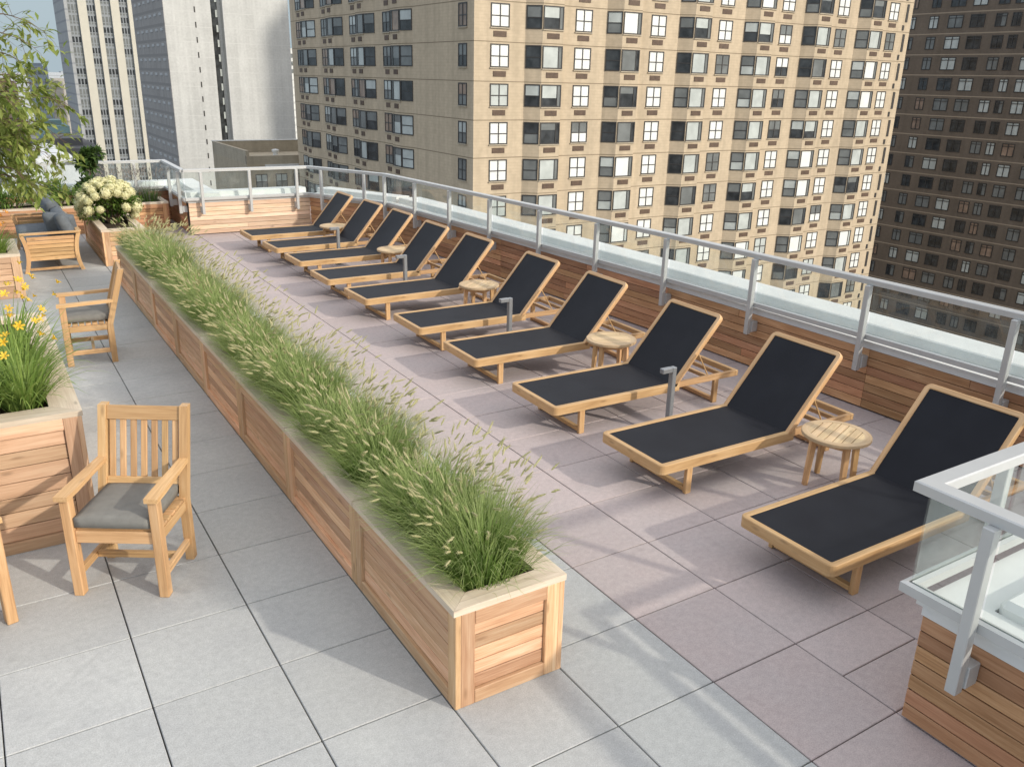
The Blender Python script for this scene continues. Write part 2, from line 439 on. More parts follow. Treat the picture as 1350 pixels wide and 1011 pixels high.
# the long wall is one thing made of slightly kinked runs
def poly_parapet(name, label, pts, deep, ext0=0, ext1=0, wood_=None):
    root = thing(name, label, 'parapet wall', (pts[0][0], pts[0][1], 0), 0)
    o0 = Vector((*pts[0], 0))
    c = MB(); co = MB(); fa = MB(); cp = MB()
    bh = WT / 7
    for i in range(len(pts) - 1):
        a = Vector((*pts[i], 0)) - o0; b = Vector((*pts[i + 1], 0)) - o0; d = (b - a).normalized(); n = Vector((-d.y, d.x, 0)); Ln = (b - a).length
        R = Matrix((d, n, Vector((0, 0, 1)))).transposed()
        e0 = ext0 if i == 0 else 0; e1 = ext1 if i == len(pts) - 2 else 0
        for k in range(7):
            x = -e0; first = True
            while x < Ln + e1 - 0.01:
                e = x + (U(0.9, 3.2) if first else U(2.2, 3.6)); first = False
                if Ln + e1 - e < 0.4: e = Ln + e1
                cen = a + d * ((x + e) / 2) - n * (0.011 + U(-0.0012, 0.0012)) + Vector((0, 0, 0.012 + bh * (k + 0.5)))
                c.box(cen, (e - x - 0.003, 0.022, bh - 0.006), R, 0.002)
                x = e
    P = [(p[0] - o0.x, p[1] - o0.y, 0) for p in pts]
    co.sweep(P, [(-0.026, 0.01), (-0.026, WT + 0.012), (-0.2, WT + 0.012), (-0.2, 0.01)])
    fa.sweep(P, [(0.006, WT + 0.014), (0.006, 0.646), (-0.05, 0.646), (-0.05, WT + 0.014)])
    prof = [(0.028, 0.634), (0.028, 0.652), (-0.2, 0.65), (-0.215, 0.735), (-0.23, 0.745)]
    if deep: prof += [(-0.23 - deep, 0.73), (-0.25 - deep, 0.55), (-0.24, 0.55)]
    else: prof = prof[:3] + [(-0.2, 0.634)]
    cp.sweep(P, prof)
    c.build('cladding', wood_ or CLAD, root); co.build('wall_core', DARKW, root, fix=True)
    fa.build('fascia', WHITE, root, fix=True); cp.build('coping', WHITE, root, fix=True)
    return root
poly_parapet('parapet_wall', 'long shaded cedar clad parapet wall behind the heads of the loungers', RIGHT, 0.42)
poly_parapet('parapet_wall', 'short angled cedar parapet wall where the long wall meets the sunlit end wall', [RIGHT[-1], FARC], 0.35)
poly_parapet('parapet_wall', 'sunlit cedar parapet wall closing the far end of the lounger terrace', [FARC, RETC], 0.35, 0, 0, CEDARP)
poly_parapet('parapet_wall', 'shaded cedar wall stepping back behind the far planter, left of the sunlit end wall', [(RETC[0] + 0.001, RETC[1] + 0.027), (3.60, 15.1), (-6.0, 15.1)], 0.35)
# near corner enclosure: two faces round a white roof slab
NEARC = (3.645, -1.254)
nw = poly_parapet('parapet_wall', 'cedar clad corner wall with white top under the nearest glass railing', [(3.645, -5.2), NEARC, (7.0, -1.254)], 0)
w = MB(); w.box((5.42 - 3.645, -3.33 + 5.2, 0.49), (3.15, 3.74, 0.45), ch=0.03); w.build('roof_slab', WHITE, nw)

def interp(path, s):
    for i in range(len(path) - 1):
        a = Vector(path[i]); b = Vector(path[i + 1]); l = (b - a).length
        if s <= l or i == len(path) - 2: return a + (b - a) * (s / l), (b - a).normalized()
        s -= l
def plen(path): return sum((Vector(path[i + 1]) - Vector(path[i])).length for i in range(len(path) - 1))

def guard_rail(label, path, posts, ends=None, glass_h=True, glass_gap=None):
    """path: (x, y, z of the rail top) of the rail's centre line; terrace on the LEFT; posts: list of distances along the path"""
    o0 = Vector((path[0][0], path[0][1], 0))
    root = thing('guard_rail', label, 'guard rail', o0)
    P = [(p[0] - o0.x, p[1] - o0.y, p[2]) for p in path]
    tr = MB(); tr.sweep(P, [(0.045, -0.05), (0.045, -0.006), (0.038, 0), (-0.038, 0), (-0.045, -0.006), (-0.045, -0.05)]); tr.build('top_rail', ALU, root, fix=True)
    br = MB(); bz = -0.55
    br.sweep(P, [(0.028, bz), (0.028, bz + 0.045), (0.006, bz + 0.052), (0.006, bz + 0.028), (-0.006, bz + 0.028), (-0.006, bz + 0.052), (-0.028, bz + 0.045), (-0.028, bz)])
    br.build('bottom_rail', ALU, root, fix=True)
    tot = plen(P)
    for s in posts:
        p, d = interp(P, s); n = Vector((-d.y, d.x, 0)); d = Vector((d.x, d.y, 0)).normalized()
        R = Matrix((d, n, Vector((0, 0, 1)))).transposed()
        pm = MB(); zt = p.z
        pm.box(Vector((p.x, p.y, 0)) + n * 0.058 + Vector((0, 0, (0.385 + zt - 0.052) / 2)), (0.05, 0.055, zt - 0.052 - 0.385), R, 0.004)
        pm.box(Vector((p.x, p.y, 0)) - n * 0.012 + Vector((0, 0, 0.46)), (0.07, 0.085, 0.11), R, 0.004)
        po = pm.build('post', ALU, root)
    g = [0] + list(posts) + [tot]
    cuts = ends or []
    # one pane between neighbouring posts, bent panes split at the path's corners
    cor = []; s = 0
    for i in range(len(P) - 1):
        s += (Vector(P[i + 1]) - Vector(P[i])).length
        if i < len(P) - 2: cor.append(s)
    ss = sorted(set([0.0] + list(posts) + [tot] + (cor if len(cor) < 3 else [])))
    for a, b in zip(ss[:-1], ss[1:]):
        if b - a < 0.12: continue
        pa, d = interp(P, a + 0.02); pb, _ = interp(P, b - 0.02)
        gm = MB(); za = pa.z - 0.05; zb = pa.z + bz + 0.035
        dd = Vector((pb.x - pa.x, pb.y - pa.y, 0)); ln = dd.length; dd.normalize(); n = Vector((-dd.y, dd.x, 0))
        R = Matrix((dd, n, Vector((0, 0, 1)))).transposed()
        gm.box(Vector(((pa.x + pb.x) / 2, (pa.y + pb.y) / 2, (za + zb) / 2)), (ln, 0.010, za - zb), R, 0)
        gm.build('glass_panel', GLASS, root)
    return root

def off(pts, k, zs):
    """offset a polyline to its left by k"""
    out = []
    for i, p in enumerate(pts):
        q0 = Vector(pts[max(i - 1, 0)]); q1 = Vector(pts[min(i + 1, len(pts) - 1)]); p = Vector(p)
        d0 = (p - q0).normalized() if i else (q1 - p).normalized()
        d1 = (q1 - p).normalized() if i < len(pts) - 1 else d0
        n0 = Vector((-d0.y, d0.x)); n1 = Vector((-d1.y, d1.x)); b = (n0 + n1).normalized(); kk = k / max(0.3, b.dot(n0))
        out.append((p.x + b.x * kk, p.y + b.y * kk, zs[i]))
    return out
RAILO = 0.055
allp = RIGHT + [FARC, RETC, (3.60, 15.1), (-6.0, 15.1)]
zz = [1.24, 1.23, 1.215, 1.20, 1.19, 1.185, 1.18, 1.18, 1.18, 1.18]
rp = off(allp, RAILO, zz)
guard_rail('long aluminium and glass guard rail along the wall behind the loungers', rp[:6], [0.2, 1.5, 2.8, 4.12, 5.43, 6.66, 7.87, 9.11, 10.27, 11.41, 12.5])
guard_rail('short angled aluminium and glass guard rail between the long rail and the far end rail', rp[5:7], [0.47, 1.55])
guard_rail('aluminium and glass guard rail above the sunlit far end wall', rp[6:8], [0.24, 1.12, 1.98])
guard_rail('white looking guard rail behind the far planter and the dark leafy shrub', rp[7:10], [0.2, 1.15, 2.5, 4.0, 5.5, 7.0, 8.5, 10.0])
npth = off([(3.645, -5.2), NEARC, (7.0, -1.254)], 0.06, [1.24, 1.24, 1.24])
guard_rail('nearest glass railing turning the corner above the white topped cedar wall', npth, [0.8, 2.2, 3.69, 4.75, 6.1])

# ------------------------------------------------------------------ planters
def planter_parts(root, Lx, Ly, H, capw=0.11, wood_=CEDAR, cap=CAPW, long_planks=5, plank_x=False):
    """box with mitred framed faces (stiles and rails round recessed planks) and a flat cap frame"""
    hx, hy = Lx / 2, Ly / 2; t = 0.03; st = 0.075; ct = 0.035
    zt = H - ct
    core = MB()
    for s in (-1, 1):
        core.box((s * (hx - 0.055), 0, zt / 2), (0.02, Ly - 0.09, zt - 0.02), ch=0)
        core.box((0, s * (hy - 0.055), zt / 2), (Lx - 0.13, 0.02, zt - 0.02), ch=0)
    core.build('liner', DARKW, root)
    for nm, axis, s in (('side_panel', 0, 1), ('side_panel', 0, -1), ('end_panel', 1, 1), ('end_panel', 1, -1)):
        m = MB()
        W = (Ly if axis == 0 else Lx - 2 * t)
        def put(u, z, w_, h_, dep, th, ax):
            if axis == 0: m.box((s * (hx - dep), u, z), (th, w_, h_), ch=0.003, ax=(1 if ax else 2))
            else: m.box((u, s * (hy - dep), z), (w_, th, h_), ch=0.003, ax=(0 if ax else 2))
        put(-W / 2 + st / 2, zt / 2, st, zt, t / 2, t, False); put(W / 2 - st / 2, zt / 2, st, zt, t / 2, t, False)
        put(0, st / 2, W - 2 * st - 0.002, st, t / 2, t, True); put(0, zt - st / 2, W - 2 * st - 0.002, st, t / 2, t, True)
        z0, z1 = st, zt - st; n = long_planks; bh = (z1 - z0) / n
        for k in range(n):
            put(0, z0 + bh * (k + 0.5), W - 2 * st - 0.004, bh - 0.005, t + 0.002 - 0.004, t * 0.6, True)
        m.build(nm, wood_, root)
    c = MB(); o = 0.008; z = H - ct / 2
    def quad(pts, ax):
        vs = [(x, y, zz_) for zz_ in (H - ct, H) for (x, y) in pts]
        offw = (U(0, 50), U(0, 50), U(0, 50))
        wc = [((v[ax] + offw[0]), v[1 - ax] + offw[1], v[2] + offw[2]) for v in vs]
        c.add(vs, [(3, 2, 1, 0), (4, 5, 6, 7), (0, 1, 5, 4), (1, 2, 6, 5), (2, 3, 7, 6), (3, 0, 4, 7)], 0, wc)
    X, Y, x, y = hx + o, hy - 0.001, hx - capw, hy - capw
    g = 0.0015
    quad([(-X, -Y), (X, -Y), (x - g, -y), (-x + g, -y)], 0); quad([(X, Y), (-X, Y), (-x + g, y), (x - g, y)], 0)
    quad([(X, -Y + g), (X, Y - g), (x, y - g), (x, -y + g)], 1); quad([(-X, Y - g), (-X, -Y + g), (-x, -y + g), (-x, y - g)], 1)
    cc = c.build('cap', cap, root, fix=True)
    s = MB()
    nx, ny = 8, max(8, int(Ly * 9)); vs = []; fs = []
    for i in range(nx + 1):
        for j in range(ny + 1):
            vs.append((-x + 2 * x * i / nx, -y + 2 * y * j / ny, H - 0.055 + U(-0.012, 0.012)))
    for i in range(nx):
        for j in range(ny):
            a = i * (ny + 1) + j; fs.append((a, a + ny + 1, a + ny + 2, a + 1))
    s.add(vs, fs); s.build('soil', SOIL, root, smooth=True)
    return root

PX, PY0, PL = 2.135, -0.14, 1.22
ORD = ['', 'second', 'third', 'fourth', 'fifth', 'sixth', 'seventh', '']
def plab(i, a, b, c):
    return a if i == 0 else (c if i == 7 else b % ORD[i])
first = thing('planter_box', 'x', 'planter', (PX, PY0 + PL / 2, 0), 0, 'cedar planter boxes in the grass row')
planter_parts(first, 0.612, PL - 0.006, 0.558)
for i in range(8):
    lb = plab(i, 'cedar planter box at the near end of the grass row, sunlit end panel showing',
              '%s cedar planter box of the grass row counted from the near end',
              'cedar planter box at the far end of the grass row, facing the white hydrangea')
    if i == 0: first['label'] = lb
    else: dup(first, (PX, PY0 + PL * (i + 0.5), 0), PI if i % 2 else 0, lb)

# ------------------------------------------------------------------ plants
def strip(mb, base, az, a0, a1, ln, w, segs=4, mi=0, rn=None, fold=0.0, droop=1.6):
    """arching blade: tilt from vertical goes a0 -> a1"""
    d = Vector((math.cos(az), math.sin(az), 0)); sd = Vector((-math.sin(az), math.cos(az), 0))
    p = Vector(base); vs = []; wc = []
    for k in range(segs + 1):
        f = k / segs
        ww = w * (1 - f ** 2.2) * (0.6 + 0.4 * min(1, f * 4)) + 0.0006
        vs += [p - sd * ww / 2, p + sd * ww / 2]; wc += [(f, 0, 0), (f, 1, 0)]
        a = a0 + (a1 - a0) * f ** droop
        p = p + (d * math.sin(a) + Vector((0, 0, math.cos(a)))) * (ln / segs)
    mb.add(vs, [(2 * k, 2 * k + 1, 2 * k + 3, 2 * k + 2) for k in range(segs)], mi, wc, rn)
    return p, a, d
def head(mb, p, dirv, ln, r, mi=0):
    """bottle-brush seed head with bristles"""
    t = dirv.normalized(); a = Vector((0, 0, 1)) if abs(t.z) < 0.9 else Vector((1, 0, 0))
    x = a.cross(t).normalized(); y = t.cross(x)
    rn = random.random()
    prof = [(0, 0.25), (0.18, 0.85), (0.5, 1.0), (0.8, 0.7), (1.0, 0.08)]
    vs = []; fs = []; n = 5
    for (f, k) in prof:
        for j in range(n):
            th = 2 * PI * j / n + f * 1.5
            vs.append(p + t * ln * f + (x * math.cos(th) + y * math.sin(th)) * r * k * U(0.75, 1.2))
    for i in range(len(prof) - 1):
        for j in range(n):
            fs.append((i * n + j, i * n + (j + 1) % n, (i + 1) * n + (j + 1) % n, (i + 1) * n + j))
    mb.add(vs, fs, mi, None, rn)
    for k in range(22):
        f = U(0.05, 0.95); th = U(0, 2 * PI)
        o = x * math.cos(th) + y * math.sin(th); q = p + t * ln * f
        e = q + o * r * U(1.7, 2.8) + t * U(0.008, 0.02)
        s = t.cross(o) * 0.0013
        mb.add([q - s, q + s, e], [(0, 1, 2)], mi, None, rn)
def grass_plant(seed):
    random.seed(seed)
    bl = MB(); hd = MB()
    tufts = [(-0.40, -0.03), (-0.2, 0.02), (0.0, -0.02), (0.2, 0.02), (0.39, -0.02)]
    for (ty, tx) in tufts:
        cx, cy = tx + U(-0.03, 0.03), ty + U(-0.02, 0.02); hgt = U(0.9, 1.08)
        for k in range(680):
            r = 0.15 * math.sqrt(random.random()); th = U(0, 2 * PI)
            az = th + U(-0.9, 0.9)
            base = (cx + r * math.cos(th) * 0.9, cy + r * math.sin(th) * 0.8, 0)
            f = r / 0.15
            ln = U(0.20, 0.45) * hgt
            strip(bl, base, az, U(0, 0.3) + 0.6 * f * random.random(), U(0.5, 2.1) + 0.35 * f, ln, U(0.0035, 0.0065), 4, 0)
        for k in range(170):      # outer blades spilling over the cap
            th = PI + U(-1.1, 1.1) if random.random() < 0.7 else U(-0.9, 0.9)
            base = (cx + 0.12 * math.cos(th), cy + U(-0.1, 0.1), 0)
            strip(bl, base, th + U(-0.6, 0.6), U(0.4, 0.8), U(1.3, 2.2), U(0.24, 0.42) * hgt, U(0.0035, 0.006), 4, 0)
        for k in range(26):       # straw coloured dead blades
            th = U(0, 2 * PI); strip(hd, (cx + 0.13 * math.cos(th), cy + 0.13 * math.sin(th), 0), th, U(0.3, 0.8), U(1.2, 2.3), U(0.18, 0.34), 0.004, 4, 0, U(0, 0.3))
        for k in range(40):
            th = U(0, 2 * PI); r = 0.12 * math.sqrt(random.random())
            base = (cx + r * math.cos(th), cy + r * math.sin(th) * 0.8, 0)
            # the breeze leans some of the flowering stems to +x
            dx, dy = math.cos(th) + U(0, 0.6), math.sin(th) + U(-0.1, 0.3); az = math.atan2(dy, dx)
            p, a, d = strip(bl, base, az, U(0.05, 0.35), U(0.5, 1.35), U(0.27, 0.48) * hgt, 0.0026, 5, 0, 0.9, droop=1.2)
            dv = d * math.sin(a + 0.1) + Vector((0, 0, math.cos(a + 0.1)))
            head(hd, p - dv * 0.02, dv, U(0.045, 0.08), U(0.0048, 0.0065))
    return bl.mesh('blades', BLADE), hd.mesh('seed_heads', SEED)
gm = [grass_plant(s) for s in (11, 12, 13, 14, 15, 16)]
random.seed(21)
for i in range(8):
    lb = plab(i, 'green fountain grass with pale seed heads in the nearest planter box of the row',
              'green fountain grass with pale seed heads in the %s planter box from the near end',
              'green fountain grass with pale seed heads at the far end of the row, by the hydrangea')
    g = thing('fountain_grass', lb, 'ornamental grass', (PX, PY0 + PL * (i + 0.5), 0.50), 0, 'fountain grass in the long planter row')
    bm_, hm_ = gm[(i * 5) % 6]
    link('blades', bm_, g); link('seed_heads', hm_, g)
    g.scale = (U(1.0, 1.14), U(0.95, 1.0), U(0.92, 1.12))

# --- the other planters on the left
def planter(label, x0, x1, y0, y1, H, wood_=CEDAR, capw=0.12, planks=5):
    r = thing('planter_box', label, 'planter', ((x0 + x1) / 2, (y0 + y1) / 2, 0))
    planter_parts(r, x1 - x0, y1 - y0, H, capw, wood_, CAPW, planks)
    return r
planter('large tall cedar planter of yellow daylilies beside the slatted armchair', -2.0, 0.626, 2.445, 5.05, 0.865, LILYBOX, 0.16, 7)
planter('cedar planter with the leafy tree, left of the slatted sofa', -1.4, 0.665, 9.445, 10.65, 0.572, LILYBOX, 0.12, 5)
planter('cedar planter holding the white hydrangea beyond the grass row', 1.83, 2.44, 11.0, 13.35, 0.55, CEDAR, 0.10, 5)
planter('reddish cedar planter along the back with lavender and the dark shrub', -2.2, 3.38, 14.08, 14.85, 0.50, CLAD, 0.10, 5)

def flower(mb, p, d, s, mi):
    d = d.normalized(); a = Vector((0, 0, 1)) if abs(d.z) < 0.9 else Vector((1, 0, 0))
    x = a.cross(d).normalized(); y = d.cross(x); rn = random.random()
    for k in range(6):
        th = 2 * PI * k / 6 + U(-0.1, 0.1); o = x * math.cos(th) + y * math.sin(th); sd = d.cross(o)
        p1 = p + d * s * 0.5 + o * s * 0.32; p2 = p + d * s * 0.72 + o * s * 0.72; p3 = p + d * s * 0.62 + o * s * 1.0
        w1, w2 = s * 0.16, s * 0.2
        mb.add([p, p1 - sd * w1, p1 + sd * w1, p2 - sd * w2, p2 + sd * w2, p3], [(0, 1, 2), (1, 3, 4, 2), (3, 5, 4)], mi, None, rn)
def daylily(label, loc, seed, sc=1.0, col=0, nb=240, nf=19):
    random.seed(seed)
    r = thing('daylily', label, 'flowering plant', loc, U(0, 6), 'daylilies in the planters')
    spots_ = []
    lf = MB(); st = MB()
    for k in range(nb):
        rr = 0.12 * math.sqrt(random.random()); th = U(0, 2 * PI)
        strip(lf, (rr * math.cos(th), rr * math.sin(th), 0), th + U(-0.5, 0.5), U(0.1, 0.8), U(1.1, 2.7), U(0.30, 0.54) * sc, U(0.009, 0.016), 6, 0)
    for k in range(nf):
        th = U(0, 2 * PI); rr = U(0, 0.12)
        p, a, d = strip(lf, (rr * math.cos(th), rr * math.sin(th), 0), th, U(0, 0.15), U(0.1, 0.8), U(0.34, 0.56) * sc, 0.006, 5, 0, 0.5)
        spots_.append((p, d * U(0.3, 1.0) + Vector((0, 0, U(0.2, 1))), U(0.027, 0.037)))
    lf.build('leaves', LILY, r)
    for (p, d, sz) in spots_:
        fl = MB(); flower(fl, Vector((0, 0, 0)), d, sz, 0); o = fl.build('flower', PETALO if col else PETAL, r); o.location = p
    return r
DL = [((0.34, 2.84, 0.80), 1.05), ((0.02, 2.86, 0.80), 1.0), ((0.33, 3.3, 0.80), 1.1), ((-0.05, 3.35, 0.80), 1.1), ((0.33, 3.85, 0.80), 1.1), ((-0.1, 3.95, 0.80), 1.1), ((-0.4, 3.1, 0.8), 1.0)]
DLl = ['yellow daylily clump at the near right corner of the large planter', 'yellow daylily clump by the near edge of the large planter, at the picture edge',
       'tall yellow daylily clump just behind the corner clump on the right of the large planter', 'yellow daylily clump in the middle of the large planter',
       'yellow daylily clump at the back right of the large planter, nearest the second armchair', 'yellow daylily clump at the back left of the large planter', 'yellow daylily clump leftmost in the large planter, cut by the picture edge']
for i, (loc, sc) in enumerate(DL):
    daylily(DLl[i], loc, 40 + i, sc)
daylily('orange daylily clump in the cedar planter below the tree', (0.42, 9.75, 0.51), 60, 1.0, 1, 190, 16)
daylily('orange daylily clump at the picture edge below the tree', (0.05, 9.8, 0.51), 61, 1.0, 1, 190, 16)

def leaf(mb, p, d, up, ln, w, mi=0, rn=None):
    d = d.normalized(); s = d.cross(up)
    if s.length < 1e-4: s = Vector((1, 0, 0))
    s.normalize(); n = s.cross(d)
    m = p + d * ln * 0.45 - n * ln * 0.02; e = p + d * ln - n * ln * 0.14
    mb.add([p, m - s * w / 2 + n * w * 0.12, m, m + s * w / 2 + n * w * 0.12, e], [(0, 2, 1), (0, 3, 2), (1, 2, 4), (2, 3, 4)], mi, None, rn)
def rdir(zb=0.0):
    while True:
        v = Vector((U(-1, 1), U(-1, 1), U(-1, 1)))
        if 0.1 < v.length < 1: break
    v.normalize(); v.z += zb; return v.normalized()
def shrub(name, label, loc, seed, rad, h, mat, n, ll, lw, cat='shrub', clumps=9):
    random.seed(seed)
    r = thing(name, label, cat, loc)
    st = MB(); lf = MB()
    for c in range(clumps):
        th = U(0, 2 * PI); rr = rad * math.sqrt(random.random()) * 0.75; z = h * U(0.18, 0.85)
        cp = Vector((rr * math.cos(th), rr * math.sin(th), z))
        st.tube([(0.04 * math.cos(th), 0.04 * math.sin(th), 0), cp * 0.5 + Vector((0, 0, 0.05)), cp + Vector((0, 0, 0.03))], [0.012, 0.008, 0.004], 5)
        cr = rad * U(0.32, 0.5)
        for k in range(n // clumps):
            d = rdir(0.25); p = cp + Vector((d.x * cr, d.y * cr, d.z * cr * 0.8)) * U(0.35, 1.05)
            if p.z < 0.02: p.z = U(0.02, 0.1)
            leaf(lf, p, rdir(0.2) + d * 0.8, Vector((0, 0, 1)), ll * U(0.7, 1.2), lw * U(0.7, 1.2))
    st.build('stems', BARK, r); lf.build('foliage', mat, r)
    return r
hyd = shrub('hydrangea', 'hydrangea bush covered in round creamy white flower heads', (2.13, 12.0, 0.49), 70, 0.47, 0.62, LEAFG, 2200, 0.075, 0.04, 'flowering shrub', 12)
random.seed(71)
spots = []
tries = 0
while len(spots) < 60 and tries < 4000:
    tries += 1
    d = rdir(0.35)
    if d.z < -0.45: continue
    p = Vector((d.x * 0.42 - 0.04, d.y * 0.5, 0.30 + d.z * 0.36))
    if d.y < -0.1 and d.x > -0.35 and p.z < 0.46 and random.random() < 0.92: continue
    if all((p - q).length > 0.112 for q in spots): spots.append(p)
hds = MB()
cl = MB()
def cluster(mb, r):
    for k in range(120):
        d = rdir(0.0); p = Vector((d.x * r, d.y * r, d.z * r * 0.95)) * U(0.86, 1.05)
        u = d.cross(rdir()).normalized(); v = d.cross(u); s = r * U(0.15, 0.2)
        p2 = p + d * s * 0.3
        mb.add([p - u * s, p2 - v * s, p + u * s, p2 + v * s], [(0, 1, 2, 3)], 0)
    n, m_ = 8, 5
    vs = []; fs = []
    for i in range(m_ + 1):
        for j in range(n):
            ph = PI * i / m_; th = 2 * PI * j / n
            vs.append((0.8 * r * math.sin(ph) * math.cos(th), 0.8 * r * math.sin(ph) * math.sin(th), 0.8 * r * math.cos(ph)))
    for i in range(m_):
        for j in range(n): fs.append((i * n + j, (i + 1) * n + j, (i + 1) * n + (j + 1) % n, i * n + (j + 1) % n))
    mb.add(vs, fs, 0, None, 0.3)
cms = []
for k in range(3):
    q = MB(); cluster(q, 0.078); cms.append(q.mesh('flower_head', HYD))
for i, p in enumerate(spots):
    o = link('flower_head', cms[i % 3], hyd); o.location = p; o.rotation_euler = (U(0, 3), U(0, 3), U(0, 3)); o.scale = (U(0.8, 1.25),) * 3
shrub('leafy_shrub', 'dark broad leaved shrub rising before the railing, left of the lavender', (2.16, 14.45, 0.44), 72, 0.30, 1.08, LEAFD, 900, 0.13, 0.07, 'shrub', 10)
shrub('leafy_shrub', 'low bright green shrub behind the sofa pillows', (1.55, 14.4, 0.44), 73, 0.42, 0.42, LEAFG, 800, 0.12, 0.03, 'shrub', 9)
shrub('leafy_shrub', 'low green shrub under the hanging tree branches', (0.85, 14.4, 0.44), 74, 0.42, 0.5, LEAFG, 800, 0.12, 0.03, 'shrub', 9)
shrub('leafy_shrub', 'small green bush tucked beside the white hydrangea', (1.98, 12.75, 0.49), 76, 0.26, 0.5, LEAFG, 500, 0.08, 0.04, 'shrub', 7)
def lavender(label, loc, seed):
    random.seed(seed); r = thing('lavender', label, 'flowering plant', loc, 0, 'lavender along the back planter')
    a = MB(); b = MB()
    for k in range(420):
        th = U(0, 2 * PI); rr = 0.2 * math.sqrt(random.random())
        strip(a, (rr * math.cos(th), rr * math.sin(th), 0), th, U(0, 0.5), U(0.4, 1.3), U(0.2, 0.36), 0.006, 3, 0)
    for k in range(120):
        th = U(0, 2 * PI); rr = 0.2 * math.sqrt(random.random())
        p, an, d = strip(b, (rr * math.cos(th), rr * math.sin(th), 0), th, U(0, 0.3), U(0.3, 0.8), U(0.36, 0.54), 0.003, 3, 0)
        b.tube([p, p + (d * math.sin(an) + Vector((0, 0, math.cos(an)))) * 0.05], [0.008, 0.003], 4)
    a.build('leaves', LEAFD, r); b.build('flower_spikes', LAV, r)
lavender('greyish lavender clump right beside the dark shrub in the back planter', (2.62, 14.4, 0.44), 80)
lavender('greyish lavender clump at the right end of the back planter', (3.08, 14.4, 0.44), 81)

def tree(label, loc, seed):
    random.seed(seed)
    r = thing('small_tree', label, 'tree', loc)
    tk = MB(); lf = MB(); tw = MB()
    trunk = [Vector((0, 0, 0)), Vector((0.03, 0.02, 0.6)), Vector((-0.02, 0.03, 1.3)), Vector((0.02, 0, 2.1)), Vector((0.0, 0.05, 3.0))]
    tk.tube(trunk, [0.055, 0.048, 0.04, 0.03, 0.016], 9)
    tk.build('trunk', BARK, r)
    # limbs as (height on trunk, azimuth, length, rise)
    limbs = []
    for k in range(24):
        z = U(0.8, 2.1) if k > 3 else U(2.3, 2.9); limbs.append((z, U(0, 2 * PI), U(0.7, 1.25), U(0.1, 0.8)))
    limbs += [(1.3, -0.2, 1.1, 0.55), (1.9, 0.05, 1.15, 0.4), (1.0, -0.7, 0.9, 0.25), (1.5, -0.5, 1.1, 0.35), (1.7, -0.9, 0.9, 0.2), (0.95, -0.25, 0.85, 0.15),
              (1.15, 0.0, 1.0, 0.35), (1.9, -0.1, 1.25, 0.25)]
    for (z, az, ln, rise) in limbs:
        i = min(3, int(z / 0.75)); b = Vector((0, 0, z))
        d = Vector((math.cos(az), math.sin(az), 0))
        pts = [b]
        for k in range(1, 8):
            f = k / 7
            pts.append(b + d * ln * f + Vector((U(-0.05, 0.05), U(-0.05, 0.05), rise * math.sin(f * 2.1) * 0.9 - 0.25 * f * f)))
        tw.tube(pts, [0.014 - 0.0017 * k for k in range(8)], 5)
        for k in range(2, 8):
            for s in range(3):
                q = pts[k]; dd = (d * 0.5 + rdir(-0.15) * 0.9).normalized(); tl = U(0.15, 0.42)
                e = q + dd * tl + Vector((0, 0, -0.08)); mid = (q + e) / 2 + Vector((0, 0, 0.03))
                tw.tube([q, mid, e], [0.003, 0.002, 0.001], 4, cap=False)
                for m in range(random.choice((4, 6, 8))):
                    f = U(0.2, 1.05); p = q.lerp(e, f)
                    leaf(lf, p, (dd + rdir(-0.5)).normalized(), Vector((0, 0, 1)) + rdir() * 0.5, U(0.10, 0.16), U(0.042, 0.062))
    tw.build('limbs', BARK, r); lf.build('crown', LEAFY, r)
tree('light green leafy tree overhanging the left edge above the sofa', (0.28, 10.0, 0.5), 90)

# ------------------------------------------------------------------ furniture
def rounded_bar_frame(mb, x0, x1, hw, z, w, h, rc=0.05):
    """closed rectangular frame with rounded outer corners (plan outline), top at z"""
    def outline(ins, r):
        pts = []
        X0, X1, Y = x0 + ins, x1 - ins, hw - ins
        r = max(r - ins, 0.004)
        for (cx, cy, a0) in ((X1 - r, Y - r, 0), (X0 + r, Y - r, 90), (X0 + r, -Y + r, 180), (X1 - r, -Y + r, 270)):
            for k in range(5):
                a = math.radians(a0 + 22.5 * k); pts.append((cx + r * math.cos(a), cy + r * math.sin(a)))
        return pts
    e = 0.004
    rings = [(0, z - h), (0, z - e), (e, z), (w - e, z), (w, z - e), (w, z - h)]
    n = 20; vs = []; wc = []
    offw = U(0, 40)
    for (ins, zz_) in rings:
        for p in outline(ins, rc):
            vs.append((p[0], p[1], zz_))
            wc.append((p[0] + offw, p[1] * 0.6, zz_))
    fs = []
    for i in range(len(rings)):
        j = (i + 1) % len(rings)
        for k in range(n): fs.append((i * n + k, i * n + (k + 1) % n, j * n + (k + 1) % n, j * n + k))
    mb.add(vs, fs, 0, wc)

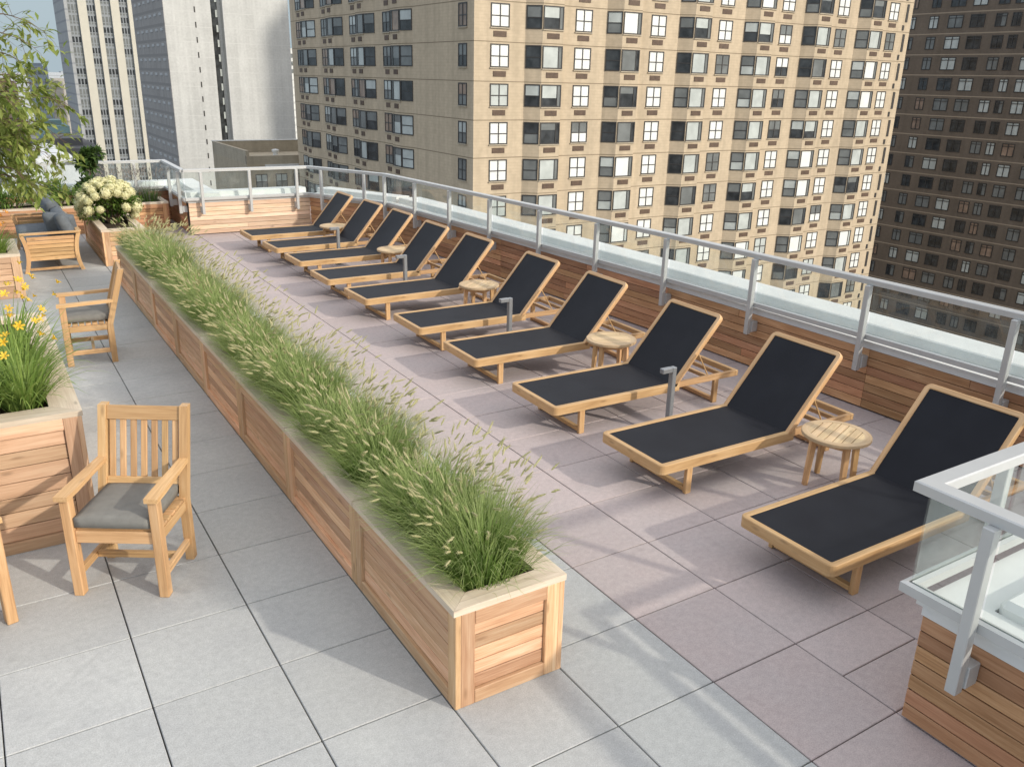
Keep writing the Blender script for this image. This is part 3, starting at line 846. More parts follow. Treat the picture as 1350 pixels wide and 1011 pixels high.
def make_lounger():
    r = thing('sun_lounger', 'x', 'sun lounger', (0, 0, 0), 0, 'black sling loungers in the long row')
    HW = 0.355; Z = 0.297; H = 0.072
    hx, an, BL = 1.29, math.radians(49), 0.775
    # seat frame: foot rail with rounded corners, side rails to the hinge
    f = MB()
    vs = []; 
    path = []
    rc = 0.05
    path.append((hx + 0.06, HW - 0.0225))
    for k in range(6):
        a = math.radians(90 + 18 * k); path.append((rc + (rc - 0.0225) * math.cos(a), HW - rc + (rc - 0.0225) * math.sin(a)))
    for k in range(6):
        a = math.radians(180 + 18 * k); path.append((rc + (rc - 0.0225) * math.cos(a), -HW + rc + (rc - 0.0225) * math.sin(a)))
    path.append((hx + 0.06, -HW + 0.0225))
    e = 0.005
    f.sweep(path, [(0.0225, Z - H), (0.0225, Z - e), (0.0225 - e, Z), (-0.0225 + e, Z), (-0.0225, Z - e), (-0.0225, Z - H)])
    f.box((hx - 0.02, 0, Z - 0.05), (0.04, 2 * HW - 0.09, 0.035), ch=0.003)
    f.build('seat_frame', TEAK, r, fix=True)
    # lower rails carrying on to the head end
    q = MB(); HB = HW - 0.05; zb = Z - 0.012; x1 = 2.13
    for s in (-1, 1): q.box(((hx - 0.35 + x1 - 0.04) / 2, s * (HB - 0.018), zb - 0.03), (x1 - 0.04 - (hx - 0.35), 0.034, 0.055), ch=0.003)
    q.box((x1 - 0.02, 0, zb - 0.03), (0.04, 2 * HB, 0.055), ch=0.006)
    q.box((x1 - 0.17, 0, zb - 0.036), (0.03, 2 * HB - 0.074, 0.035), ch=0.003)
    q.box((x1 - 0.34, 0, zb - 0.036), (0.03, 2 * HB - 0.074, 0.035), ch=0.003)
    q.build('base_rail', TEAK, r)
    for x, hh, zt in ((0.31, HW - 0.028, Z - H), (1.86, HB - 0.002, zb - 0.058)):
        for s in (-1, 1):
            l = MB(); l.box((x, s * (hh - 0.018), zt / 2), (0.055, 0.034, zt), ch=0.004); l.build('leg', TEAK, r)
        k = MB(); k.box((x, 0, 0.028), (0.04, 2 * hh - 0.078, 0.034), ch=0.003); k.build('stretcher', TEAK, r)
    # sling seat, slightly sagging
    s = MB(); nx, ny = 14, 8; vs = []; fs = []; wc = []
    for i in range(nx + 1):
        for j in range(ny + 1):
            x = 0.038 + (hx + 0.0 - 0.038) * i / nx; y = -(HW - 0.038) + 2 * (HW - 0.038) * j / ny
            sag = 0.012 * math.sin(PI * i / nx) * math.sin(PI * j / ny)
            vs.append((x, y, Z - 0.006 - sag)); wc.append((x, y, 0))
    for i in range(nx):
        for j in range(ny):
            a = i * (ny + 1) + j; fs.append((a, a + ny + 1, a + ny + 2, a + 1))
    s.add(vs, fs, 0, wc)
    s.build('seat_sling', SLING, r, smooth=True)
    # backrest: frame and sling, turned up about the hinge
    bm_ = MB(); Rm = Matrix.Rotation(-an, 4, 'Y'); bm_.M = Matrix.Translation((hx + 0.005, 0, Z - 0.02)) @ Rm
    path = [(0, -HW + 0.02)]
    for k in range(6):
        a = math.radians(270 + 18 * k); path.append((BL - rc + (rc - 0.02) * math.cos(a), -HW + rc + (rc - 0.02) * math.sin(a)))
    for k in range(6):
        a = math.radians(0 + 18 * k); path.append((BL - rc + (rc - 0.02) * math.cos(a), HW - rc + (rc - 0.02) * math.sin(a)))
    path.append((0, HW - 0.02))
    bm_.sweep(path, [(0.02, -0.02), (0.02, 0.02 - e), (0.02 - e, 0.02), (-0.02 + e, 0.02), (-0.02, 0.02 - e), (-0.02, -0.02)])
    bm_.build('backrest_frame', TEAK, r, fix=True)
    s2 = MB(); s2.M = bm_.M; vs = []; fs = []; wc = []
    for i in range(9):
        for j in range(ny + 1):
            x = 0.0 + (BL - 0.034) * i / 8; y = -(HW - 0.034) + 2 * (HW - 0.034) * j / ny
            vs.append((x, y, 0.012 - 0.012 * math.sin(PI * i / 8) * math.sin(PI * j / ny))); wc.append((x + 2, y, 0))
    for i in range(8):
        for j in range(ny):
            a = i * (ny + 1) + j; fs.append((a, a + ny + 1, a + ny + 2, a + 1))
    s2.add(vs, fs, 0, wc); s2.build('backrest_sling', SLING, r, smooth=True)
    pr = MB()
    mid = bm_.M @ Vector((0.42, 0, -0.02))
    for s_ in (-1, 1): pr.tube([(mid.x, s_ * 0.26, mid.z), (x1 - 0.34, s_ * 0.26, zb - 0.03)], 0.006, 6)
    pr.bar((mid.x - 0.0, -0.30, mid.z - 0.012), (mid.x, 0.30, mid.z - 0.012), 0.03, 0.03)
    pr.build('back_support', TEAK, r)
    return r
LY = [-0.15, 1.325, 2.61, 4.0, 5.21, 6.62, 7.80, 9.06, 10.16, 11.36]
LX = [4.03, 4.07, 4.05, 4.09, 4.09, 4.06, 4.03, 4.08, 4.08, 4.04]
LLAB = ['black sling lounger at the near end of the row, partly behind the corner glass',
        'second black sling lounger from the near end, between nearest table and nearest bollard',
        'third black sling lounger from the near end, just past the nearest grey bollard',
        'fourth black sling lounger from the near end, just past the second round table',
        'fifth black sling lounger from the near end, just past the second grey bollard',
        'sixth black sling lounger from the near end, between third table and third bollard',
        'fourth black sling lounger from the far end, between the third bollard and fourth table',
        'third black sling lounger from the far end, between the fourth table and farthest bollard',
        'second black sling lounger from the far end, between the farthest bollard and farthest table',
        'black sling lounger at the far end of the row, against the sunlit end wall']
proto = make_lounger()
for i in range(10):
    rz = U(-0.022, 0.022)
    if i == 0: proto.location = (LX[i], LY[i], 0); proto['label'] = LLAB[0]
    else: dup(proto, (LX[i], LY[i], 0), rz, LLAB[i])

def make_table():
    r = thing('side_table', 'x', 'side table', (0, 0, 0), 0, 'round tables between the loungers')
    R_ = 0.25; top = MB(); z = 0.42
    n = 7; w = 2 * (R_ - 0.045) / n
    for k in range(n):
        y = -(R_ - 0.045) + w * (k + 0.5); hl = math.sqrt(max(0, (R_ - 0.035) ** 2 - (abs(y)) ** 2))
        top.box((0, y, z - 0.012), (2 * hl, w - 0.005, 0.02), ch=0.0025)
    nn = 32; vs = []; wc = []; fs = []
    prof = [(R_ - 0.05, z - 0.026), (R_ - 0.05, z - 0.001), (R_ - 0.004, z), (R_, z - 0.004), (R_, z - 0.024), (R_ - 0.004, z - 0.028)]
    for (rr, zz_) in prof:
        for k in range(nn):
            th = 2 * PI * k / nn; vs.append((rr * math.cos(th), rr * math.sin(th), zz_)); wc.append((th * R_, rr, zz_))
    for i in range(len(prof)):
        j = (i + 1) % len(prof)
        for k in range(nn): fs.append((i * nn + k, j * nn + k, j * nn + (k + 1) % nn, i * nn + (k + 1) % nn))
    top.add(vs, fs, 0, wc)
    top.build('table_top', TEAKW, r, fix=True)
    ap = MB()
    for k in range(4):
        a = PI / 4 + k * PI / 2; b = a + PI / 2; q = 0.165
        ap.bar((q * math.cos(a), q * math.sin(a), z - 0.058), (q * math.cos(b), q * math.sin(b), z - 0.058), 0.02, 0.05)
    ap.build('apron', TEAK, r)
    for k in range(4):
        a = PI / 4 + k * PI / 2; l = MB(); c, s = math.cos(a), math.sin(a)
        R2 = Matrix.Rotation(a, 3, 'Z')
        p0 = Vector((0.172 * c, 0.172 * s, z - 0.03)); p1 = Vector((0.19 * c, 0.19 * s, 0))
        vs = []; wc = []
        for p, h in ((p1, 0.016), (p0, 0.021)):
            for (i, j) in ((-1, -1), (1, -1), (1, 1), (-1, 1)):
                vs.append(p + R2 @ Vector((i * h, j * h, 0))); wc.append((p.z + k * 7, i * h, j * h))
        l.add(vs, [(3, 2, 1, 0), (4, 5, 6, 7), (0, 1, 5, 4), (1, 2, 6, 5), (2, 3, 7, 6), (3, 0, 4, 7)], 0, wc)
        l.build('leg', TEAK, r)
    return r
TB = [(5.43, 0.59), (5.45, 3.30), (5.44, 5.93), (5.44, 8.46), (5.40, 10.77)]
TLAB = ['round slatted teak side table between the first and second loungers from the near end',
        'round slatted teak side table between the third and fourth loungers from the near end',
        'round slatted teak side table between the fifth and sixth loungers, middle of the row',
        'round slatted teak side table between the third and fourth loungers from the far end',
        'round slatted teak side table between the two farthest loungers']
tp = make_table()
for i, (x, y) in enumerate(TB):
    if i == 0: tp.location = (x, y, 0); tp.rotation_euler = (0, 0, 0.35); tp['label'] = TLAB[0]
    else: dup(tp, (x, y, 0), U(0, 3), TLAB[i])

def make_bollard():
    r = thing('light_bollard', 'x', 'bollard light', (0, 0, 0), 0, 'grey bollards between the loungers')
    p = MB(); p.box((0, 0, 0.295), (0.045, 0.05, 0.59), ch=0.004); p.build('post', ALUD, r)
    h = MB(); h.box((-0.075, 0, 0.5705), (0.105, 0.05, 0.041), ch=0.004); h.build('lamp_arm', ALUD, r)
    b = MB(); b.box((0, 0, 0.006), (0.1, 0.1, 0.012), ch=0.003); b.build('base_plate', ALUD, r)
    return r
BO = [(5.03, 1.95), (5.05, 4.58), (5.03, 7.2), (5.02, 9.62)]
BLAB = ['grey right angled bollard light between the second and third loungers from the near end',
        'grey right angled bollard light between the fourth and fifth loungers from the near end',
        'grey right angled bollard light between the sixth and seventh loungers from the near end',
        'farthest grey right angled bollard light, between the second and third loungers from the far end']
bp_ = make_bollard()
for i, (x, y) in enumerate(BO):
    if i == 0: bp_.location = (x, y, 0); bp_['label'] = BLAB[0]
    else: dup(bp_, (x, y, 0), 0, BLAB[i])

def cushion(mb, c, sx, sy, h, rot=None, puff=0.35):
    n = 12; vs = []; fs = []; wc = []
    def hh(u, v):
        return h * (0.5 + puff * (1 - abs(u) ** 4) * (1 - abs(v) ** 4)) * (1 if max(abs(u), abs(v)) < 0.999 else 0.9)
    for side in (1, -1):
        for i in range(n + 1):
            for j in range(n + 1):
                u, v = -1 + 2 * i / n, -1 + 2 * j / n
                ru = u * (1 - 0.015 * v * v); rv = v * (1 - 0.015 * u * u)
                p = Vector((ru * sx / 2, rv * sy / 2, side * hh(u, v) * 0.6))
                if rot: p = rot @ p
                vs.append(Vector(c) + p); wc.append((u, v, side))
    m = (n + 1) ** 2
    for i in range(n):
        for j in range(n):
            a = i * (n + 1) + j
            fs.append((a, a + n + 1, a + n + 2, a + 1)); fs.append((m + a, m + a + 1, m + a + n + 2, m + a + n + 1))
    edge = [i * (n + 1) for i in range(n + 1)] + [n * (n + 1) + j for j in range(1, n + 1)] + [i * (n + 1) + n for i in range(n - 1, -1, -1)] + [j for j in range(n - 1, 0, -1)]
    for k in range(len(edge)):
        a, b = edge[k], edge[(k + 1) % len(edge)]
        fs.append((a, b, m + b, m + a))
    mb.add(vs, fs, 0, wc)

def make_chair():
    r = thing('armchair', 'x', 'armchair', (0, 0, 0), 0, 'slatted teak armchairs')
    W = 0.545; D = 0.467; t = 0.06; hw = W / 2 - t / 2; hd = D / 2 - t / 2
    for s in (-1, 1):      # front legs up to the arms
        l = MB(); l.box((s * hw, -hd, 0.305), (0.055, 0.06, 0.61), ch=0.004); l.build('leg', TEAK, r)
    rake = 0.16
    for s in (-1, 1):      # rear legs, upright to the seat then raked as back posts
        l = MB()
        pts = [(0, 0), (0, 0.40), (rake, 0.95)]
        hwid = 0.024; vs = []; wc = []
        for (y, z) in pts:
            for (i, j) in ((-1, -1), (1, -1), (1, 1), (-1, 1)):
                vs.append((s * hw + i * hwid, hd + y + j * 0.028, z)); wc.append((z + s, i * hwid, j * 0.03))
        fs = [(3, 2, 1, 0), (8, 9, 10, 11)]
        for k in (0, 4):
            for a in range(4): fs.append((k + a, k + (a + 1) % 4, k + 4 + (a + 1) % 4, k + 4 + a))
        l.add(vs, fs, 0, wc); l.build('leg', TEAK, r)
    f = MB()               # seat frame and slats
    f.box((0, -hd, 0.375), (2 * hw - 0.058, 0.03, 0.075), ch=0.003)
    f.box((0, hd, 0.375), (2 * hw - 0.05, 0.03, 0.06), ch=0.003)
    for s in (-1, 1): f.box((s * hw, 0, 0.375), (0.03, 2 * hd - 0.06, 0.06), ch=0.003)
    for k in range(7):
        y = -hd + 0.03 + (2 * hd - 0.05) * k / 6
        f.box((0, y, 0.415), (2 * hw - 0.06 if k == 0 else 2 * hw + 0.02, 0.05, 0.018), ch=0.003)
    f.build('seat', TEAK, r)
    st = MB()
    for s in (-1, 1): st.box((s * hw, 0.0, 0.13), (0.028, 2 * hd - 0.06, 0.045), ch=0.003)
    st.box((0, 0.02, 0.13), (2 * hw - 0.03, 0.028, 0.04), ch=0.003)
    st.build('stretcher', TEAK, r)
    for s in (-1, 1):      # arms: flat boards, broad in front
        a = MB(); y0 = -hd - 0.05; y1 = hd + 0.055
        vs = []; wc = []
        for (y, w0, w1, z) in ((y0, -0.035, 0.04, 0.616), (y0 + 0.12, -0.036, 0.04, 0.618), (y1, -0.024, 0.026, 0.630)):
            for (q, zz_) in ((w0, 0), (w1, 0), (w1, 0.028), (w0, 0.028)):
                vs.append((s * (hw + q), y, z + zz_ - 0.006)); wc.append((y + 3 * s, q, zz_))
        fs = [(0, 1, 2, 3), (8, 11, 10, 9)]
        for k in (0, 4):
            for b in range(4): fs.append((k + b, k + 4 + b, k + 4 + (b + 1) % 4, k + (b + 1) % 4))
        a.add(vs, fs, 0, wc); a.build('arm', TEAK, r, fix=True)
    b = MB()               # back: head rail, bottom rail, seven slats, in the raked plane
    def bp(x, z): return Vector((x, hd + rake * (z - 0.40) / 0.55, z))
    b.bar(bp(-hw + 0.024, 0.90), bp(hw - 0.024, 0.90), 0.03, 0.085, up=(0, 0.28, 1))
    b.bar(bp(-hw + 0.024, 0.505), bp(hw - 0.024, 0.505), 0.03, 0.05, up=(0, 0.28, 1))
    for k in range(7):
        x = -hw + 0.024 + (2 * hw - 0.048) * (k + 0.5) / 7
        b.bar(bp(x, 0.528), bp(x, 0.86), 0.036, 0.014, up=(0, 1, 0))
    b.build('backrest', TEAK, r)
    c = MB(); cushion(c, (0, 0.0, 0.466), 2 * hw + 0.005 - 0.065, 2 * hd + 0.045, 0.105, puff=0.2); c.build('seat_cushion', CUSH, r, smooth=True, fix=True)
    return r
ch = make_chair()
ch.location = (0.754, 1.84, 0); ch.rotation_euler = (0, 0, math.radians(-32)); ch['label'] = 'slatted teak armchair with grey seat cushion beside the large daylily planter, facing the viewer'
dup(ch, (1.07, 6.40, 0), math.radians(-95), 'slatted teak armchair seen from the side, behind the daylilies against the grass row')
dup(ch, (-0.20, 1.83, 0), math.radians(14), 'teak armchair cut off by the left picture edge, only one leg showing')

def make_sofa():
    r = thing('outdoor_sofa', 'low slatted teak sofa with grey cushions seen from its end, under the tree', 'sofa', (1.14, 11.97, 0))
    Ln = 2.05; W = 0.74; Hh = 0.575
    for s in (-1, 1):
        y = s * (Ln / 2 - 0.02)
        m = MB()
        for k in range(6):
            z = 0.17 + 0.058 * k; m.box((0, y, z + 0.03), (W - 0.12, 0.02, 0.052), ch=0.003)
        m.box((0, y, Hh - 0.012), (W + 0.05, 0.075, 0.03), ch=0.006)
        m.box((0, y, 0.05), (W - 0.1, 0.03, 0.035), ch=0.003)
        m.build('end_panel', TEAK, r)
        for sx in (-1, 1):
            g = MB(); pts = []
            for k in range(9):
                f = k / 8; z = f * (Hh - 0.03); x = sx * (W / 2 - 0.05 + 0.05 * (2 * f - 1) ** 2)
                pts.append((x, z))
            vs = []; wc = []; fs = []
            for (x, z) in pts:
                for (i, j) in ((-1, -1), (1, -1), (1, 1), (-1, 1)): vs.append((x + i * 0.028, y + j * 0.03, z)); wc.append((z, i * 0.03, j * 0.03))
            for k in range(8):
                for a in range(4): fs.append((4 * k + a, 4 * k + (a + 1) % 4, 4 * k + 4 + (a + 1) % 4, 4 * k + 4 + a))
            fs += [(3, 2, 1, 0), (32, 33, 34, 35)]
            g.add(vs, fs, 0, wc); g.build('leg', TEAK, r)
    b = MB(); x = W / 2 - 0.01
    b.box((x + 0.02, 0, Hh - 0.012), (0.07, Ln - 0.1, 0.03), ch=0.006)
    for k in range(5): b.box((x - 0.02, 0, 0.24 + 0.06 * k), (0.02, Ln - 0.1, 0.052), ch=0.003)
    b.build('backrest', TEAK, r)
    f = MB(); f.box((0, 0, 0.2), (W - 0.16, Ln - 0.12, 0.06), ch=0.004); f.build('seat_frame', TEAK, r)
    for s in (-1, 1):
        c = MB(); cushion(c, (-0.04, s * 0.48, 0.36), W - 0.1, 0.95, 0.19, puff=0.25); c.build('seat_cushion', CUSHB, r, smooth=True, fix=True)
        c = MB(); cushion(c, (0.24, s * 0.46, 0.59), 0.44, 0.90, 0.20, Matrix.Rotation(math.radians(70), 3, 'Y'), puff=0.4); c.build('back_cushion', CUSHB, r, smooth=True, fix=True)
    return r
make_sofa()
def pillow(label, loc, rot, s=0.44):
    c = MB(); R_ = Matrix.Rotation(rot[2], 3, 'Z') @ Matrix.Rotation(rot[1], 3, 'Y') @ Matrix.Rotation(rot[0], 3, 'X')
    cushion(c, (0, 0, 0), s, s, 0.16, R_, puff=0.6)
    o = c.build('scatter_pillow', CUSHB, None, smooth=True, fix=True); o.location = loc
    tag(o, label, 'pillow')
pillow('square slate grey pillow standing on its corner at the far side of the sofa', (1.28, 12.2, 0.72), (0.78, 1.2, 0.9))
pillow('slate grey pillow leaning against the near end of the sofa', (1.33, 11.35, 0.60), (0.2, 1.0, 1.3), 0.42)
# ------------------------------------------------------------------ the city around the terrace
P_WHITE = pane('window_blind', (0.72, 0.73, 0.70), 0.35, 0.5, 0.06)
P_PALE = pane('window_pale', (0.47, 0.50, 0.475), 0.2, 0.5, 0.12)
P_GREY = pane('window_grey', (0.17, 0.18, 0.175), 0.15, 0.5, 0.18, 0.7)
P_DARK = pane('window_dark', (0.04, 0.044, 0.047), 0.1, 0.5, 0.5, 1.0)
P_RUST = pane('window_rust_reflection', (0.27, 0.19, 0.14), 0.25, 0.5, 0.3)  # rust tint paints reddish reflections into the glass colour
PANES = [P_WHITE, P_PALE, P_GREY, P_DARK, P_RUST]
FRAME = plain('window_frame', (0.035, 0.032, 0.03), 0.5)
SILL = plain('window_sill', (0.42, 0.36, 0.27), 0.8)
GRILLE = plain('ac_grille', (0.105, 0.065, 0.042), 0.6, 0, 0.25, 3.0)
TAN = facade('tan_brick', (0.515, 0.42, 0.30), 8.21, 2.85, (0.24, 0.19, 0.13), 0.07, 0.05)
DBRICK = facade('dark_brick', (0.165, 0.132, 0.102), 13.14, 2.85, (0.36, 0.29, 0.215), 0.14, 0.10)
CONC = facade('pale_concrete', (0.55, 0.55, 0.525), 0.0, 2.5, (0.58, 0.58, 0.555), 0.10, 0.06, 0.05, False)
CREAM = plain('cream_stone', (0.54, 0.51, 0.425), 0.8, 0, 0.05, 0.2)
GREYST = facade('grey_panel', (0.36, 0.37, 0.37), 0.5, 3.28, (0.28, 0.29, 0.30), 0.6, 0.06, 0.03, False)
SPAN = plain('spandrel', (0.25, 0.27, 0.285), 0.5, 0, 0.1, 0.5)

def prism(mb, pts, z0, z1, mi=0):
    """vertical walls over a plan outline given counter-clockwise"""
    n = len(pts)
    vs = [(x, y, z0) for x, y in pts] + [(x, y, z1) for x, y in pts]
    fs = [(k, (k + 1) % n, n + (k + 1) % n, n + k) for k in range(n)] + [tuple(n + k for k in range(n))]
    mb.add(vs, fs, mi)
def rect(mb, x0, x1, z0, z1, y, mi):
    mb.add([(x0, y, z0), (x1, y, z0), (x1, y, z1), (x0, y, z1)], [(0, 1, 2, 3)], mi)
def frame_bars(mb, w, h, x0=0.0, mull=True, trans=True, th=0.085):
    d = 0.05; y = -d / 2
    for x in (x0 - w / 2 + th / 2, x0 + w / 2 - th / 2): mb.box((x, y, -h / 2), (th, d, h), ch=0)
    for z in (-th / 2, -h + th / 2): mb.box((x0, y - 0.002, z), (w - 2 * th, d, th), ch=0)
    if mull: mb.box((x0, y + 0.003, -h / 2), (th, d, h - 2 * th), ch=0)
    if trans:
        for s in ((-1, 1) if mull else (0,)):
            q = (w - 3 * th) / 2 if mull else w - 2 * th
            mb.box((x0 + s * (q + th) / 2, y + 0.006, -h * 0.52), (q, d * 0.8, th * 0.9), ch=0)
WH = 1.68
# pane recipes: (upper left, upper right, lower left, lower right)
SUNNY = [(0, 0, 0, 0)] * 9 + [(0, 0, 0, 0), (2, 2, 2, 2), (0, 0, 3, 3), (2, 2, 3, 3), (1, 1, 1, 1), (2, 2, 0, 0)]
SHADE = [(2, 2, 2, 2), (1, 1, 2, 2), (4, 4, 4, 4), (2, 2, 3, 3), (4, 4, 2, 2), (3, 3, 3, 3), (4, 2, 3, 2)]
def flat_frame(mb, w): frame_bars(mb, w, WH)
def flat_pane(mb, w, rec):
    for k, (sx, top) in enumerate(((-1, 1), (1, 1), (-1, 0), (1, 0))):
        x0, x1 = (-w / 2 + 0.02, 0) if sx < 0 else (0, w / 2 - 0.02)
        z0, z1 = (-WH * 0.52, -0.02) if top else (-WH + 0.02, -WH * 0.52)
        rect(mb, x0, x1, z0, z1, -0.012, rec[k])
def bay_frame(mb, a, f, dp):
    """a = run of the slanted side along the wall, f = width of the front, dp = projection"""
    M0 = mb.M.copy()
    Ls = math.hypot(a, dp); ang = -math.atan2(dp, a)
    mb.M = M0 @ Matrix.Translation((a / 2, -dp / 2, 0)) @ Matrix.Rotation(ang, 4, 'Z'); frame_bars(mb, Ls - 0.12, WH, 0, False, True)
    mb.M = M0 @ Matrix.Translation((a + f / 2, -dp, 0)); frame_bars(mb, f - 0.06, WH, 0, False, False)
    mb.box((f * 0.5 - 0.42, -0.028, -WH / 2), (0.06, 0.05, WH - 0.14), ch=0)
    mb.M = M0
def bay_pane(mb, a, f, dp, rec):
    M0 = mb.M.copy(); Ls = math.hypot(a, dp); ang = -math.atan2(dp, a)
    mb.M = M0 @ Matrix.Translation((a / 2, -dp / 2, 0)) @ Matrix.Rotation(ang, 4, 'Z')
    q = (Ls - 0.14) / 2
    rect(mb, -q, q, -WH * 0.52, -0.02, -0.012, rec[0]); rect(mb, -q, q, -WH + 0.02, -WH * 0.52, -0.012, rec[1])
    mb.M = M0 @ Matrix.Translation((a + f / 2, -dp, 0)); q = (f - 0.08) / 2; c = f * 0.5 - 0.42; zc = -WH * rec[4]
    rect(mb, -q, c, zc, -0.02, -0.012, rec[2])
    if rec[4] < 0.95: rect(mb, -q, c, -WH + 0.02, zc, -0.012, rec[3])
    rect(mb, c, q, -WH + 0.02, -0.02, -0.012, rec[5])
    mb.M = M0
BAYSUN = [(2, 2, 1, 1, 1, 2), (2, 2, 1, 1, 1, 2), (1, 2, 0, 0, 1, 2), (2, 3, 1, 3, 0.5, 2), (3, 3, 1, 1, 1, 2), (3, 3, 2, 2, 1, 3), (1, 3, 1, 3, 0.6, 2), (2, 1, 1, 1, 1, 2), (2, 2, 0, 0, 1, 1), (3, 2, 2, 3, 0.35, 3)]
BAYSHD = [(3, 3, 1, 1, 1, 2), (1, 3, 4, 4, 1, 2), (2, 3, 2, 2, 1, 2), (3, 3, 4, 4, 1, 4), (1, 1, 2, 1, 0.4, 2), (2, 2, 2, 3, 0.6, 2)]

tower = thing('apartment_tower', 'big tan brick apartment tower with angled bay windows, sunlit on its right face', 'building', (33.95, 56.4, 0))
X0, Y0 = 33.95, 56.4; XW, YD = 52.4, 42.1
pts = [(0, 0)]
for k in range(6):
    s = 4.55 + 7.85 * k; pts += [(s, 0), (s + 1.05, -0.85), (s + 3.0, -0.85), (s + 3.3, 0)]
pts += [(XW, 0), (XW, YD), (0, YD)]
for k in (3, 2, 1, 0):
    s = 10.5 + 7.85 * k; pts += [(0, s + 3.8), (-0.35, s + 3.7), (-0.35, s + 1.85), (0, s)]
mb = MB(); prism(mb, pts, -46, 15.2); mb.build('brick_wall', TAN, tower)
pp = MB()
for (a, b) in (((0, 0.15), (XW, 0.15)), ((0.15, YD), (0.15, 0)), ((XW - 0.15, 0), (XW - 0.15, YD)), ((0, YD - 0.15), (XW, YD - 0.15))): pp.bar((*a, 15.4), (*b, 15.4), 0.34, 0.42)
pp.build('roof_parapet', TAN, tower)
pier = MB()
for j in range(-2, 14):       # narrow openings down the right hand edge pier
    zt = 8.1 - 2.85 * j; pier.box((51.55, -0.01, zt - 0.9), (0.35, 0.06, 1.7), ch=0); pier.box((51.2, -0.01, zt - 2.3), (0.3, 0.06, 0.5), ch=0)
pier.build('pier_openings', FRAME, tower)

slots = []
def RZ(a): return Matrix.Rotation(a, 4, 'Z')
LEFTM = lambda y: Matrix.Translation((0, y, 0)) @ RZ(-PI / 2)     # wall facing -x, local x runs toward -y
LEFTB = lambda y: Matrix.Translation((0, y, 0)) @ Matrix(((0, 1, 0, 0), (1, 0, 0, 0), (0, 0, 1, 0), (0, 0, 0, 1)))  # mirrored so the bay starts at its near end
random.seed(5)
def patchy(j, c, lst):
    return random.choice(lst)
for j in range(-2, 13):
    zt = 8.1 - 2.85 * j
    for k in range(7): slots.append(('sun', Matrix.Translation((2.26 + 7.85 * k, 0, zt)), 1.66 if k < 6 else 1.5, patchy(j, k, SUNNY)))
    for k in range(6): slots.append(('baysun', Matrix.Translation((4.55 + 7.85 * k, 0, zt)), (1.05, 1.95, 0.85), patchy(j, k, BAYSUN)))
    slots.append(('shd', Matrix.Translation((0, 1.72, zt)) @ RZ(-PI / 2), 1.35, patchy(j, 9, SHADE)))
    for k in range(4):
        slots.append(('shd', Matrix.Translation((0, 15.8 + 7.85 * k, zt)) @ RZ(-PI / 2), 1.6, patchy(j, k, SHADE)))
        slots.append(('bayshd', Matrix.Translation((0, 10.5 + 7.85 * k, zt)), (1.85, 1.85, 0.35), patchy(j, k, BAYSHD)))
MIR = Matrix(((0, 1, 0, 0), (1, 0, 0, 0), (0, 0, 1, 0), (0, 0, 0, 1)))
def emit(kind, fm, pm, par, rec):
    if kind in ('sun', 'shd'): flat_frame(fm, par); flat_pane(pm, par, rec)
    else: bay_frame(fm, *par); bay_pane(pm, *par, rec)
cache = {}
def wmesh(kind, par, rec):
    k1 = (kind[:3] if kind in ('sun', 'shd') else kind, par)
    if k1 not in cache:
        a = MB(); b = MB(); emit(kind, a, b, par, rec); cache[k1] = a.mesh('window', FRAME)
    k2 = (kind, par, rec)
    if k2 not in cache:
        a = MB(); b = MB(); emit(kind, a, b, par, rec); cache[k2] = b.mesh('pane', PANES)
    return cache[k1], cache[k2]
wid = {'sun': 1.6, 'shd': 0.8, 'baysun': 3.0, 'bayshd': 2.4}
full = []
for (kind, M, par, rec) in slots:
    c = Vector((X0, Y0, 0)) + M.translation + Vector((0, 0, -0.8))
    if kind == 'baysun': c.x += 1.6
    if kind == 'bayshd': c.y += 1.8
    s = seen(c)
    if not s: continue
    if in_view(c, 8): full.append((-(1000.0 / s[2]) ** 2 * wid[kind], kind, M, par, rec, c))
    elif in_view(c, 260): full.append((0, kind, M, par, rec, c))
full.sort(key=lambda q: q[0])
sl = MB()
def sill(mb, kind, par):
    if kind == 'sun': mb.box((0, -0.05, -WH - 0.05), (par + 0.1, 0.12, 0.08), ch=0)
    elif kind == 'baysun': mb.box((2.03, -0.89, -WH - 0.05), (1.95, 0.10, 0.08), ch=0)
    elif kind == 'shd': mb.box((0, -0.05, -WH - 0.05), (par + 0.1, 0.12, 0.08), ch=0)
    else: mb.box((2.75, -0.39, -WH - 0.05), (1.85, 0.10, 0.08), ch=0)
scache = {}
rf = MB(); rpn = MB()
gm_cache = {}
gcount = 0; gr = MB()
def gmesh(w):
    if w not in gm_cache:
        m = MB(); m.box((0, -0.015, 0), (w, 0.05, 0.40), ch=0)
        for q in range(4): m.box((0, -0.045, -0.15 + 0.1 * q), (w - 0.06, 0.02, 0.03), ch=0)
        gm_cache[w] = m.mesh('grille', GRILLE)
    return gm_cache[w]
